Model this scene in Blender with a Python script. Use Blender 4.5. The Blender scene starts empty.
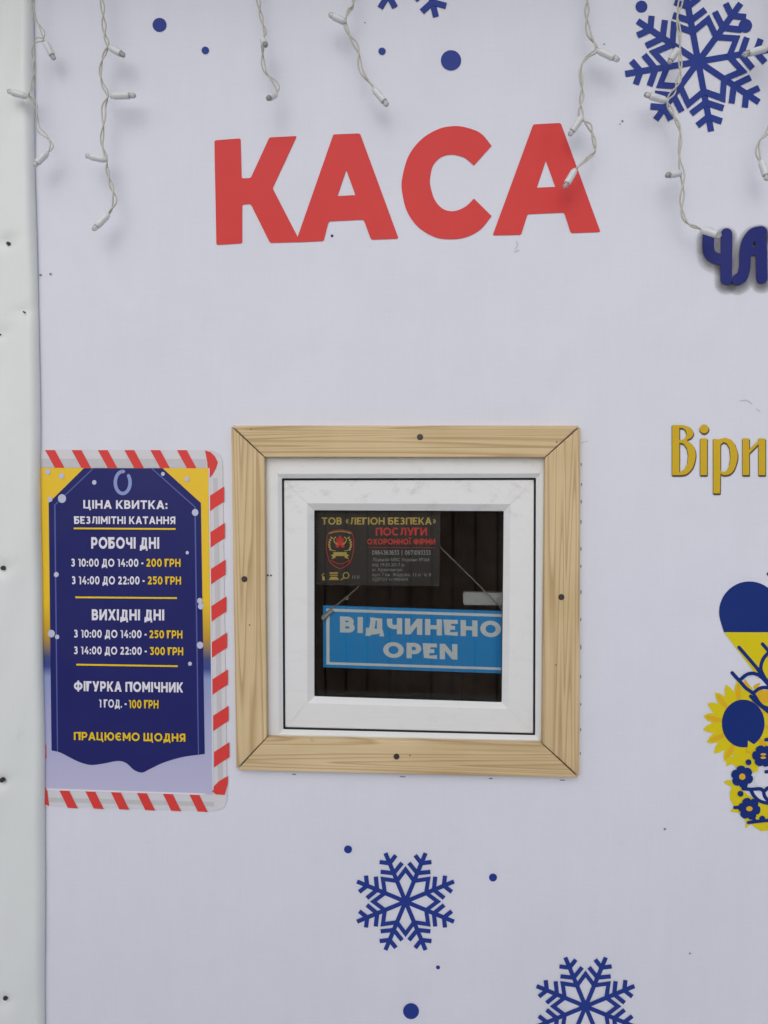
import bpy, bmesh, math, random
from mathutils import Vector, Matrix, Euler
from mathutils.geometry import tessellate_polygon

random.seed(7)
scene = bpy.context.scene
col = scene.collection
R = math.radians

# ------------------------------------------------------------------ camera
F, W, H = 740.0, 768, 1024
CAM = Vector((0.0, -1.11, 1.50))
ROT = Euler((R(90 - 2.1), 0, R(3.4)), 'XYZ')
RM = ROT.to_matrix()
cd = bpy.data.cameras.new('camera'); cam = bpy.data.objects.new('camera', cd); col.objects.link(cam)
cam.location = CAM; cam.rotation_euler = ROT
cd.sensor_fit = 'VERTICAL'; cd.sensor_height = 36.0; cd.lens = 36.0 * F / H
cd.clip_start = 0.02; cd.clip_end = 1000
scene.camera = cam


def P(px, py, y=0.0):
    """measured photo point -> point on the vertical plane at depth y"""
    d = RM @ Vector(((px - W / 2) / F, -(py - H / 2) / F, -1.0))
    t = (y - CAM.y) / d.y
    return CAM + d * t


# ------------------------------------------------------------------ materials
def new_mat(name):
    m = bpy.data.materials.new(name); m.use_nodes = True
    nt = m.node_tree
    return m, nt, nt.nodes['Principled BSDF']


def node(nt, t, **kw):
    n = nt.nodes.new(t)
    for k, v in kw.items():
        setattr(n, k, v)
    return n


def mapped(nt, scale, source='pos'):
    g = node(nt, 'ShaderNodeNewGeometry')
    mp = node(nt, 'ShaderNodeMapping'); mp.inputs['Scale'].default_value = scale
    nt.links.new(g.outputs['Position'], mp.inputs['Vector'])
    return mp.outputs['Vector']


def noise(nt, vec, scale=1.0, detail=3.0, rough=0.5, dist=0.0):
    n = node(nt, 'ShaderNodeTexNoise')
    n.inputs['Scale'].default_value = scale; n.inputs['Detail'].default_value = detail
    n.inputs['Roughness'].default_value = rough; n.inputs['Distortion'].default_value = dist
    nt.links.new(vec, n.inputs['Vector'])
    return n.outputs['Fac']


def ramp(nt, fac, stops):
    r = node(nt, 'ShaderNodeValToRGB')
    el = r.color_ramp.elements
    while len(el) < len(stops):
        el.new(0.5)
    for e, (p, c) in zip(el, stops):
        e.position = p; e.color = (c[0], c[1], c[2], 1) if not isinstance(c, (int, float)) else (c, c, c, 1)
    nt.links.new(fac, r.inputs['Fac'])
    return r.outputs['Color']


def mixc(nt, fac, a, b, mode='MIX'):
    m = node(nt, 'ShaderNodeMix', data_type='RGBA', blend_type=mode)
    for sock, v in ((m.inputs[0], fac), (m.inputs[6], a), (m.inputs[7], b)):
        if hasattr(v, 'is_linked'):
            nt.links.new(v, sock)
        elif isinstance(v, (int, float)):
            sock.default_value = v
        else:
            sock.default_value = (*v, 1)
    return m.outputs[2]


def math_(nt, op, a, b=0.0):
    m = node(nt, 'ShaderNodeMath', operation=op)
    for s, v in ((m.inputs[0], a), (m.inputs[1], b)):
        if hasattr(v, 'is_linked'):
            nt.links.new(v, s)
        else:
            s.default_value = v
    return m.outputs[0]


def bump(nt, bs, h, strength, dist):
    b = node(nt, 'ShaderNodeBump')
    b.inputs['Strength'].default_value = strength; b.inputs['Distance'].default_value = dist
    nt.links.new(h, b.inputs['Height']); nt.links.new(b.outputs['Normal'], bs.inputs['Normal'])


def vinyl(name, c, rough=0.5, dirt=0.5):
    """printed banner vinyl: the same slow waves and weave run through every ink"""
    m, nt, bs = new_mat(name)
    slow = noise(nt, mapped(nt, (3.2, 1, 1.6)), 1.0, 2.0, 0.45, 0.4)
    weave = noise(nt, mapped(nt, (420, 1, 18)), 1.0, 2.0)
    weave2 = noise(nt, mapped(nt, (26, 1, 380)), 1.0, 2.0)
    band = noise(nt, mapped(nt, (38, 1, 0.8)), 1.0, 1.0)
    f = math_(nt, 'MULTIPLY', math_(nt, 'ADD', weave, weave2), 0.5)
    streak = ramp(nt, f, [(0.36, 0.972), (0.64, 1.0)])
    bandc = ramp(nt, band, [(0.3, 0.988), (0.7, 1.0)])
    cc = mixc(nt, 1.0, c, streak, 'MULTIPLY')
    cc = mixc(nt, 1.0, cc, bandc, 'MULTIPLY')
    spots = noise(nt, mapped(nt, (9, 1, 9)), 1.0, 6.0, 0.75)
    dm = ramp(nt, spots, [(0.62, 0.0), (0.80, 0.35 * dirt)])
    cc = mixc(nt, dm, cc, (0.30, 0.27, 0.24))
    nt.links.new(cc, bs.inputs['Base Color'])
    bs.inputs['Roughness'].default_value = rough
    bs.inputs['Specular IOR Level'].default_value = 0.2
    mid = noise(nt, mapped(nt, (9, 1, 6)), 1.0, 1.5, 0.4, 0.8)
    h = math_(nt, 'ADD', math_(nt, 'ADD', math_(nt, 'MULTIPLY', slow, 1.3), math_(nt, 'MULTIPLY', mid, 0.34)), math_(nt, 'MULTIPLY', f, 0.006))
    bump(nt, bs, h, 0.85, 0.017)
    return m


def plain(name, c, rough=0.5, var=0.06, scale=60, metal=0.0, spec=0.5):
    m, nt, bs = new_mat(name)
    n = noise(nt, mapped(nt, (1, 1, 1)), scale, 4.0)
    cc = ramp(nt, n, [(0.3, tuple(x * (1 - var) for x in c)), (0.7, tuple(min(1, x * (1 + var)) for x in c))])
    nt.links.new(cc, bs.inputs['Base Color'])
    bs.inputs['Roughness'].default_value = rough; bs.inputs['Metallic'].default_value = metal
    bs.inputs['Specular IOR Level'].default_value = spec
    return m


M = {}
M['banner'] = vinyl('banner_vinyl', (0.71, 0.725, 0.815), 0.5, 0.35)
M['red'] = vinyl('red_print', (0.67, 0.050, 0.048), 0.5, 0.1)
M['blue'] = vinyl('blue_print', (0.019, 0.043, 0.262), 0.5, 0.1)
M['dblue'] = vinyl('deep_blue_print', (0.015, 0.022, 0.17), 0.5, 0.1)
M['emblue'] = vinyl('emblem_blue_print', (0.007, 0.028, 0.185), 0.5, 0.1)
M['yellow'] = vinyl('yellow_print', (0.70, 0.575, 0.008), 0.5, 0.1)
M['amber'] = vinyl('amber_print', (0.72, 0.43, 0.018), 0.5, 0.1)
M['gold'] = vinyl('gold_print', (0.62, 0.41, 0.018), 0.5, 0.1)
M['goldedge'] = vinyl('brown_print', (0.10, 0.07, 0.05), 0.5, 0.0)
M['navy'] = vinyl('navy_print', (0.016, 0.019, 0.135), 0.45, 0.1)
M['pyellow'] = vinyl('warm_yellow_print', (0.82, 0.55, 0.012), 0.45, 0.1)
M['pwhite'] = vinyl('white_print', (0.76, 0.74, 0.84), 0.45, 0.1)
M['psnow'] = vinyl('lilac_print', (0.40, 0.40, 0.60), 0.45, 0.1)
M['stripe_grey'] = vinyl('grey_print', (0.66, 0.655, 0.69), 0.45, 0.2)
M['stripe_grey2'] = vinyl('mid_grey_print', (0.55, 0.545, 0.575), 0.45, 0.2)
M['stripe_red'] = vinyl('candy_red_print', (0.70, 0.055, 0.05), 0.45, 0.1)
M['lineblue'] = vinyl('line_blue_print', (0.09, 0.12, 0.37), 0.45, 0.0)
M['ringblue'] = vinyl('ring_blue_print', (0.26, 0.32, 0.62), 0.45, 0.0)
M['snowdot'] = vinyl('snow_print', (0.52, 0.54, 0.70), 0.45, 0.0)


def price_background():
    """printed fade of the price poster: yellow above, blue band, lilac snow below"""
    m, nt, bs = new_mat('price_background_print')
    g = node(nt, 'ShaderNodeNewGeometry'); s = node(nt, 'ShaderNodeSeparateXYZ')
    nt.links.new(g.outputs['Position'], s.inputs[0])
    z0, z1 = P(45, 810).z, P(45, 450).z
    mr = node(nt, 'ShaderNodeMapRange'); nt.links.new(s.outputs['Z'], mr.inputs[0])
    mr.inputs[1].default_value = z0; mr.inputs[2].default_value = z1
    q = lambda py: (810 - py) / 360.0
    c = ramp(nt, mr.outputs[0], [(q(790), (0.50, 0.49, 0.68)), (q(715), (0.38, 0.39, 0.62)), (q(674), (0.27, 0.32, 0.56)),
                                 (q(664), (0.03, 0.06, 0.27)), (q(654), (0.05, 0.07, 0.20)), (q(634), (0.50, 0.29, 0.02)),
                                 (q(600), (0.80, 0.52, 0.010))])
    nt.links.new(c, bs.inputs['Base Color']); bs.inputs['Roughness'].default_value = 0.45
    return m


M['price_bg'] = price_background()


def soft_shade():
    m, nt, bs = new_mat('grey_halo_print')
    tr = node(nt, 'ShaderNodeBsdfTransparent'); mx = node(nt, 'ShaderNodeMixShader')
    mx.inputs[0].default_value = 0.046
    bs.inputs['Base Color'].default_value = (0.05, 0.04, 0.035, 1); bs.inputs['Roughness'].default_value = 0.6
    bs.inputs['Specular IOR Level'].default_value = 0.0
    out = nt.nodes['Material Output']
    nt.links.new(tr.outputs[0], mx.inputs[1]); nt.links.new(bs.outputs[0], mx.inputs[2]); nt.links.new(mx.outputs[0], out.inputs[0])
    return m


M['halo'] = soft_shade()


def wood(name, axis, seed, base=(0.715, 0.555, 0.33), dark=(0.44, 0.285, 0.13), straight=1.0):
    m, nt, bs = new_mat(name)
    along, across = 0.7, 38.0 * straight
    sc = (along, 6, across) if axis == 'x' else (across, 6, along)
    g = node(nt, 'ShaderNodeNewGeometry'); mp = node(nt, 'ShaderNodeMapping')
    mp.inputs['Scale'].default_value = sc; mp.inputs['Location'].default_value = (seed, seed * 1.7, seed * 0.6)
    nt.links.new(g.outputs['Position'], mp.inputs['Vector'])
    n = noise(nt, mp.outputs[0], 1.0, 1.5, 0.4, 0.15)
    rings = math_(nt, 'FRACT', math_(nt, 'MULTIPLY', n, 17.0))
    rc = ramp(nt, rings, [(0.0, base), (0.45, tuple(x * 0.96 for x in base)), (0.86, dark), (0.97, tuple(x * 0.95 for x in base)), (1.0, base)])
    fs = (5, 60, 700) if axis == 'x' else (700, 60, 5)
    fib = noise(nt, mapped(nt, fs), 1.0, 3.0)
    fc = ramp(nt, fib, [(0.3, 0.87), (0.7, 1.0)])
    blot = noise(nt, mapped(nt, (7, 7, 7)), 1.0, 3.0)
    bc = ramp(nt, blot, [(0.3, (0.88, 0.85, 0.80)), (0.7, (1.04, 1.04, 1.05))])
    cc = mixc(nt, 0.72, base, rc)
    cc = mixc(nt, 1.0, cc, fc, 'MULTIPLY'); cc = mixc(nt, 1.0, cc, bc, 'MULTIPLY')
    # small knots and bruises
    kn = noise(nt, mapped(nt, (24, 24, 24)), 1.0, 1.0)
    km = ramp(nt, kn, [(0.78, 0.0), (0.86, 0.7)])
    cc = mixc(nt, km, cc, (0.27, 0.15, 0.06))
    nt.links.new(cc, bs.inputs['Base Color'])
    bs.inputs['Roughness'].default_value = 0.62; bs.inputs['Specular IOR Level'].default_value = 0.3
    bump(nt, bs, math_(nt, 'ADD', math_(nt, 'MULTIPLY', rings, 0.5), fib), 0.18, 0.0012)
    return m


def pvc(name, dirty):
    m, nt, bs = new_mat(name)
    base = (0.745, 0.755, 0.765)
    n1 = noise(nt, mapped(nt, (34, 34, 52)), 1.0, 7.0, 0.74, 0.2)
    n2 = noise(nt, mapped(nt, (8, 8, 160)), 1.0, 4.0, 0.6)
    n3 = noise(nt, mapped(nt, (4, 4, 4)), 1.0, 3.0)
    g = node(nt, 'ShaderNodeNewGeometry'); s = node(nt, 'ShaderNodeSeparateXYZ')
    nt.links.new(g.outputs['Position'], s.inputs[0])
    mr = node(nt, 'ShaderNodeMapRange'); nt.links.new(s.outputs['Z'], mr.inputs[0])
    mr.inputs[1].default_value = P(400, 545).z; mr.inputs[2].default_value = P(400, 490).z
    mr.inputs[3].default_value = 0.22; mr.inputs[4].default_value = 1.0
    d = math_(nt, 'MULTIPLY', ramp(nt, n1, [(0.53, 0.0), (0.72, dirty)]), mr.outputs[0])
    d2 = math_(nt, 'MULTIPLY', ramp(nt, n2, [(0.55, 0.0), (0.75, dirty * 0.35)]), ramp(nt, n3, [(0.4, 0.1), (0.6, 1.0)]))
    cc = mixc(nt, d, base, (0.27, 0.25, 0.22)); cc = mixc(nt, d2, cc, (0.40, 0.38, 0.34))
    nt.links.new(cc, bs.inputs['Base Color'])
    bs.inputs['Roughness'].default_value = 0.36; bs.inputs['Specular IOR Level'].default_value = 0.45
    return m


M['pvc_frame'] = pvc('white_pvc_frame', 0.14)
M['pvc_sash'] = pvc('white_pvc_sash', 0.38)
M['rubber'] = plain('black_rubber', (0.025, 0.025, 0.027), 0.6)
M['screw'] = plain('dark_screw', (0.035, 0.03, 0.028), 0.45, 0.2, 300)
M['stain'] = plain('scuff_brown', (0.11, 0.085, 0.06), 0.8)
M['speck'] = plain('grey_speck', (0.24, 0.23, 0.235), 0.7)
M['gap_shade'] = plain('grey_gap_shade', (0.19, 0.18, 0.185), 0.5)  # painted shade for the gap between surround and banner


def glass():
    m, nt, bs = new_mat('window_glass')
    nt.nodes.remove(bs)
    tr = node(nt, 'ShaderNodeBsdfTransparent'); tr.inputs[0].default_value = (0.975, 0.985, 0.985, 1)
    gl = node(nt, 'ShaderNodeBsdfGlossy'); gl.inputs['Roughness'].default_value = 0.015
    fr = node(nt, 'ShaderNodeFresnel'); fr.inputs['IOR'].default_value = 1.45
    mx = node(nt, 'ShaderNodeMixShader')
    # wiping haze: faint dust scattered over the pane
    df = node(nt, 'ShaderNodeBsdfDiffuse'); df.inputs[0].default_value = (0.55, 0.53, 0.5, 1)
    mx2 = node(nt, 'ShaderNodeMixShader')
    dust = ramp(nt, noise(nt, mapped(nt, (14, 14, 9)), 1.0, 5.0, 0.65), [(0.4, 0.0), (0.75, 0.007)])
    nt.links.new(fr.outputs[0], mx.inputs[0]); nt.links.new(tr.outputs[0], mx.inputs[1]); nt.links.new(gl.outputs[0], mx.inputs[2])
    nt.links.new(dust, mx2.inputs[0]); nt.links.new(mx.outputs[0], mx2.inputs[1]); nt.links.new(df.outputs[0], mx2.inputs[2])
    nt.links.new(mx2.outputs[0], nt.nodes['Material Output'].inputs[0])
    return m


M['glass'] = glass()
M['poster_black'] = plain('poster_black', (0.014, 0.010, 0.009), 0.5, 0.1)
M['poster_gold'] = plain('poster_gold', (0.76, 0.52, 0.10), 0.5)
M['poster_red'] = plain('poster_red', (0.92, 0.035, 0.025), 0.5)
M['poster_grey'] = plain('poster_grey', (0.38, 0.37, 0.36), 0.5)
M['poster_white'] = plain('poster_pale', (0.45, 0.45, 0.44), 0.5)
M['sign_blue'] = plain('sign_blue', (0.002, 0.34, 0.86), 0.4, 0.04, 8)
M['sign_white'] = plain('sign_white', (0.90, 0.94, 0.95), 0.4, 0.03)
M['cord'] = plain('pale_cord', (0.29, 0.27, 0.23), 0.8)
M['hook'] = plain('clear_grey_hook', (0.50, 0.49, 0.44), 0.25, 0.2, 200)
M['handle'] = plain('handle_white', (0.50, 0.50, 0.48), 0.35)
M['wire'] = plain('cream_wire', (0.50, 0.485, 0.42), 0.42, 0.07, 150)
M['bulb'] = plain('bulb_holder_white', (0.66, 0.675, 0.69), 0.33, 0.04, 120)


def tipmat():
    m, nt, bs = new_mat('clear_led_tip')
    bs.inputs['Base Color'].default_value = (0.80, 0.80, 0.78, 1)
    bs.inputs['Roughness'].default_value = 0.12; bs.inputs['Transmission Weight'].default_value = 0.65
    bs.inputs['IOR'].default_value = 1.45
    return m


M['tip'] = tipmat()


def cladding():
    m, nt, bs = new_mat('white_coated_cladding')
    n = noise(nt, mapped(nt, (5, 5, 3)), 1.0, 5.0, 0.6)
    n2 = noise(nt, mapped(nt, (50, 50, 12)), 1.0, 5.0, 0.7)
    c = ramp(nt, n, [(0.3, (0.685, 0.715, 0.71)), (0.7, (0.745, 0.775, 0.77))])
    d = ramp(nt, n2, [(0.62, 0.0), (0.82, 0.30)])
    c = mixc(nt, d, c, (0.38, 0.37, 0.32))
    nt.links.new(c, bs.inputs['Base Color']); bs.inputs['Roughness'].default_value = 0.45
    bump(nt, bs, n, 0.25, 0.012)
    return m


M['cladding'] = cladding()
M['wall'] = plain('wall_white', (0.62, 0.62, 0.61), 0.6)
M['inside'] = plain('inside_brown', (0.50, 0.33, 0.23), 0.7, 0.25, 9)
M['inside_dark'] = plain('inside_dark_floor', (0.20, 0.15, 0.12), 0.8)
M['eave'] = plain('eave_paint', (0.50, 0.49, 0.46), 0.6)
M['fence'] = wood('weathered_fence_boards', 'z', 3.3, (0.35, 0.215, 0.14), (0.19, 0.11, 0.065), 0.6)
M['bench'] = plain('bench_dark', (0.035, 0.03, 0.03), 0.6)


def paving():
    m, nt, bs = new_mat('trodden_snow_on_paving')
    n = noise(nt, mapped(nt, (1, 1, 1)), 90.0, 6.0, 0.7)
    n2 = noise(nt, mapped(nt, (1, 1, 1)), 1.2, 4.0)
    c = ramp(nt, n, [(0.3, (0.66, 0.67, 0.69)), (0.7, (0.76, 0.77, 0.79))])
    c = mixc(nt, ramp(nt, n2, [(0.45, 0.0), (0.6, 0.55)]), c, (0.80, 0.82, 0.84))
    nt.links.new(c, bs.inputs['Base Color'])
    nt.links.new(ramp(nt, n2, [(0.4, 0.45), (0.6, 0.85)]), bs.inputs['Roughness'])
    bump(nt, bs, n, 0.5, 0.004)
    return m


M['ground'] = paving()


# ------------------------------------------------------------------ mesh helper
class MB:
    def __init__(s):
        s.v, s.f, s.smooth = [], [], []

    def face(s, pts, smooth=False):
        i = len(s.v); s.v += [Vector(p) for p in pts]; s.f.append(tuple(range(i, i + len(pts)))); s.smooth.append(smooth)

    def poly(s, loops3d):
        """flat filled outline with holes, facing -y"""
        flat = [p for l in loops3d for p in l]
        tris = tessellate_polygon([[Vector((p.x, p.z, 0)) for p in l] for l in loops3d])
        i = len(s.v); s.v += [Vector(p) for p in flat]
        for t in tris:
            a, b, c = (flat[k] for k in t)
            n = (b - a).cross(c - a)
            t = tuple(t) if n.y < 0 else (t[0], t[2], t[1])
            s.f.append(tuple(i + k for k in t)); s.smooth.append(False)

    def px(s, pts, y, holes=()):
        s.poly([[P(a, b, y) for a, b in pts]] + [[P(a, b, y) for a, b in h] for h in holes])

    def prism(s, pts, yf, yb, holes=()):
        """outline in photo measure on the front plane, with real thickness back to yb"""
        loops = [[P(a, b, yf) for a, b in pts]] + [[P(a, b, yf) for a, b in h] for h in holes]
        s.poly(loops)
        for l in loops:
            n = len(l)
            for k in range(n):
                a, b = l[k], l[(k + 1) % n]
                s.face([a, b, Vector((b.x, yb, b.z)), Vector((a.x, yb, a.z))])

    def box(s, a, b):
        (x0, y0, z0), (x1, y1, z1) = a, b
        c = [Vector((x, y, z)) for x in (x0, x1) for y in (y0, y1) for z in (z0, z1)]
        for q in ((0, 1, 3, 2), (4, 6, 7, 5), (0, 4, 5, 1), (2, 3, 7, 6), (0, 2, 6, 4), (1, 5, 7, 3)):
            s.face([c[k] for k in q])

    def tube(s, path, r, n=7, caps=True, radii=None):
        i0 = len(s.v); m = len(path)
        up = Vector((0.13, -1, 0.07)).normalized()
        for k, p in enumerate(path):
            t = (path[min(k + 1, m - 1)] - path[max(k - 1, 0)]).normalized()
            a = t.cross(up)
            if a.length < 1e-4:
                a = t.cross(Vector((1, 0, 0)))
            a.normalize(); b = t.cross(a)
            rr = radii[k] if radii else r
            for j in range(n):
                an = 2 * math.pi * j / n
                s.v.append(p + (a * math.cos(an) + b * math.sin(an)) * rr)
        for k in range(m - 1):
            for j in range(n):
                s.f.append((i0 + k * n + j, i0 + k * n + (j + 1) % n, i0 + (k + 1) * n + (j + 1) % n, i0 + (k + 1) * n + j)); s.smooth.append(True)
        if caps:
            s.f.append(tuple(i0 + j for j in range(n))); s.smooth.append(False)
            s.f.append(tuple(i0 + (m - 1) * n + j for j in reversed(range(n)))); s.smooth.append(False)

    def build(s, name, mat, parent=None, bevel=0.0, fix=True):
        org = root_origin(parent) if parent else Vector((0, 0, 0))
        me = bpy.data.meshes.new(name)
        me.from_pydata([tuple(v - org) for v in s.v], [], s.f)
        me.polygons.foreach_set('use_smooth', s.smooth)
        if fix or bevel:
            bm = bmesh.new(); bm.from_mesh(me)
            bmesh.ops.remove_doubles(bm, verts=bm.verts, dist=1e-6)
            if fix == 'closed' or bevel:
                bmesh.ops.recalc_face_normals(bm, faces=bm.faces)
            if bevel:
                es = [e for e in bm.edges if len(e.link_faces) == 2 and e.calc_face_angle(0) > 0.6]
                bmesh.ops.bevel(bm, geom=es, offset=bevel, segments=2, profile=0.6, affect='EDGES', clamp_overlap=True)
            bm.to_mesh(me); bm.free()
        me.materials.append(mat); me.update()
        o = bpy.data.objects.new(name, me); col.objects.link(o)
        if parent:
            o.parent = parent
        return o


def root_origin(o):
    p = Vector((0, 0, 0))
    while o is not None:
        p += o.location; o = o.parent
    return p


def tag(o, label=None, cat=None, group=None, kind=None):
    if label: o['label'] = label
    if cat: o['category'] = cat
    if group: o['group'] = group
    if kind: o['kind'] = kind
    return o


def thing(name, loc, label, cat, group=None):
    o = bpy.data.objects.new(name, None); col.objects.link(o); o.location = loc
    o.empty_display_size = 0.05
    return tag(o, label, cat, group)


# ------------------------------------------------------------------ 2-D drawing in photo measure
def ell(cx, cy, rx, ry=None, n=28, a0=0.0, a1=360.0):
    ry = rx if ry is None else ry
    full = abs(a1 - a0) >= 359.9
    k = n if full else n + 1
    return [(cx + rx * math.cos(R(a0 + (a1 - a0) * i / n)), cy + ry * math.sin(R(a0 + (a1 - a0) * i / n))) for i in range(k)]


def spline(pts, step=1.0):
    """Catmull-Rom through 2-D or 3-D points"""
    pts = [Vector(p) for p in pts]
    q = [pts[0] * 2 - pts[1]] + pts + [pts[-1] * 2 - pts[-2]]
    out = []
    for i in range(1, len(q) - 2):
        n = max(2, int((q[i + 1] - q[i]).length / step))
        for k in range(n):
            t = k / n
            a, b, c, d = q[i - 1], q[i], q[i + 1], q[i + 2]
            out.append(0.5 * ((2 * b) + (c - a) * t + (2 * a - 5 * b + 4 * c - d) * t * t + (3 * b - 3 * c + d - a) * t ** 3))
    out.append(pts[-1])
    return out


def rounded(pts, r, n=4):
    out = []; m = len(pts)
    for i in range(m):
        p0, p, p1 = Vector(pts[i - 1]), Vector(pts[i]), Vector(pts[(i + 1) % m])
        rr = r[i] if isinstance(r, (list, tuple)) else r
        a, b = (p0 - p), (p1 - p)
        k = min(rr, a.length * 0.45, b.length * 0.45)
        if k <= 0.01:
            out.append(tuple(p)); continue
        s, e = p + a.normalized() * k, p + b.normalized() * k
        for j in range(n + 1):
            t = j / n
            out.append(tuple((1 - t) ** 2 * s + 2 * t * (1 - t) * p + t * t * e))
    return out


def stroke(mb, pts, w, y, cap=True, closed=False):
    """a pen line of width w"""
    pts = [Vector(p) for p in pts]
    m = len(pts); L, Rr = [], []
    for k in range(m):
        if closed:
            t = pts[(k + 1) % m] - pts[k - 1]
        else:
            t = pts[min(k + 1, m - 1)] - pts[max(k - 1, 0)]
        t.normalize(); n = Vector((-t.y, t.x))
        s = 1.0
        if 0 < k < m - 1:
            c = abs((pts[k] - pts[k - 1]).normalized().dot(n.orthogonal().normalized()))
            s = 1 / max(0.45, c)
        L.append(pts[k] + n * w / 2 * s); Rr.append(pts[k] - n * w / 2 * s)
    if closed:
        for k in range(m):
            j = (k + 1) % m
            mb.px([L[k], L[j], Rr[j], Rr[k]], y)
        return
    out = list(L)
    if cap:
        a = math.atan2(*(L[-1] - pts[-1]).yx)
        out += [pts[-1] + Vector((math.cos(a - math.pi * j / 8), math.sin(a - math.pi * j / 8))) * w / 2 for j in range(1, 8)]
    out += list(reversed(Rr))
    if cap:
        a = math.atan2(*(Rr[0] - pts[0]).yx)
        out += [pts[0] + Vector((math.cos(a - math.pi * j / 8), math.sin(a - math.pi * j / 8))) * w / 2 for j in range(1, 8)]
    mb.px([tuple(p) for p in out], y)


def glyphs(body, off):
    c = bpy.data.curves.new('lettering', 'FONT'); c.body = body; c.offset = off; c.resolution_u = 4
    o = bpy.data.objects.new('lettering', c); col.objects.link(o)
    bpy.context.view_layer.update()
    m = o.evaluated_get(bpy.context.evaluated_depsgraph_get()).to_mesh()
    v = [tuple(p.co) for p in m.vertices]; f = [tuple(p.vertices) for p in m.polygons]
    bpy.data.objects.remove(o); bpy.data.curves.remove(c)
    return v, f


def arc(cu, cv, ru, rv, a0, a1, n=12):
    return [(cu + ru * math.cos(R(a0 + (a1 - a0) * k / n)), cv + rv * math.sin(R(a0 + (a1 - a0) * k / n))) for k in range(n + 1)]


def bowl(u, v0, v1, ru):
    m = (v0 + v1) / 2
    return [(0, v1), (u, v1)] + arc(u, m, ru, (v1 - v0) / 2, 80, -80, 9) + [(u, v0), (0, v0)]


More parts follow.
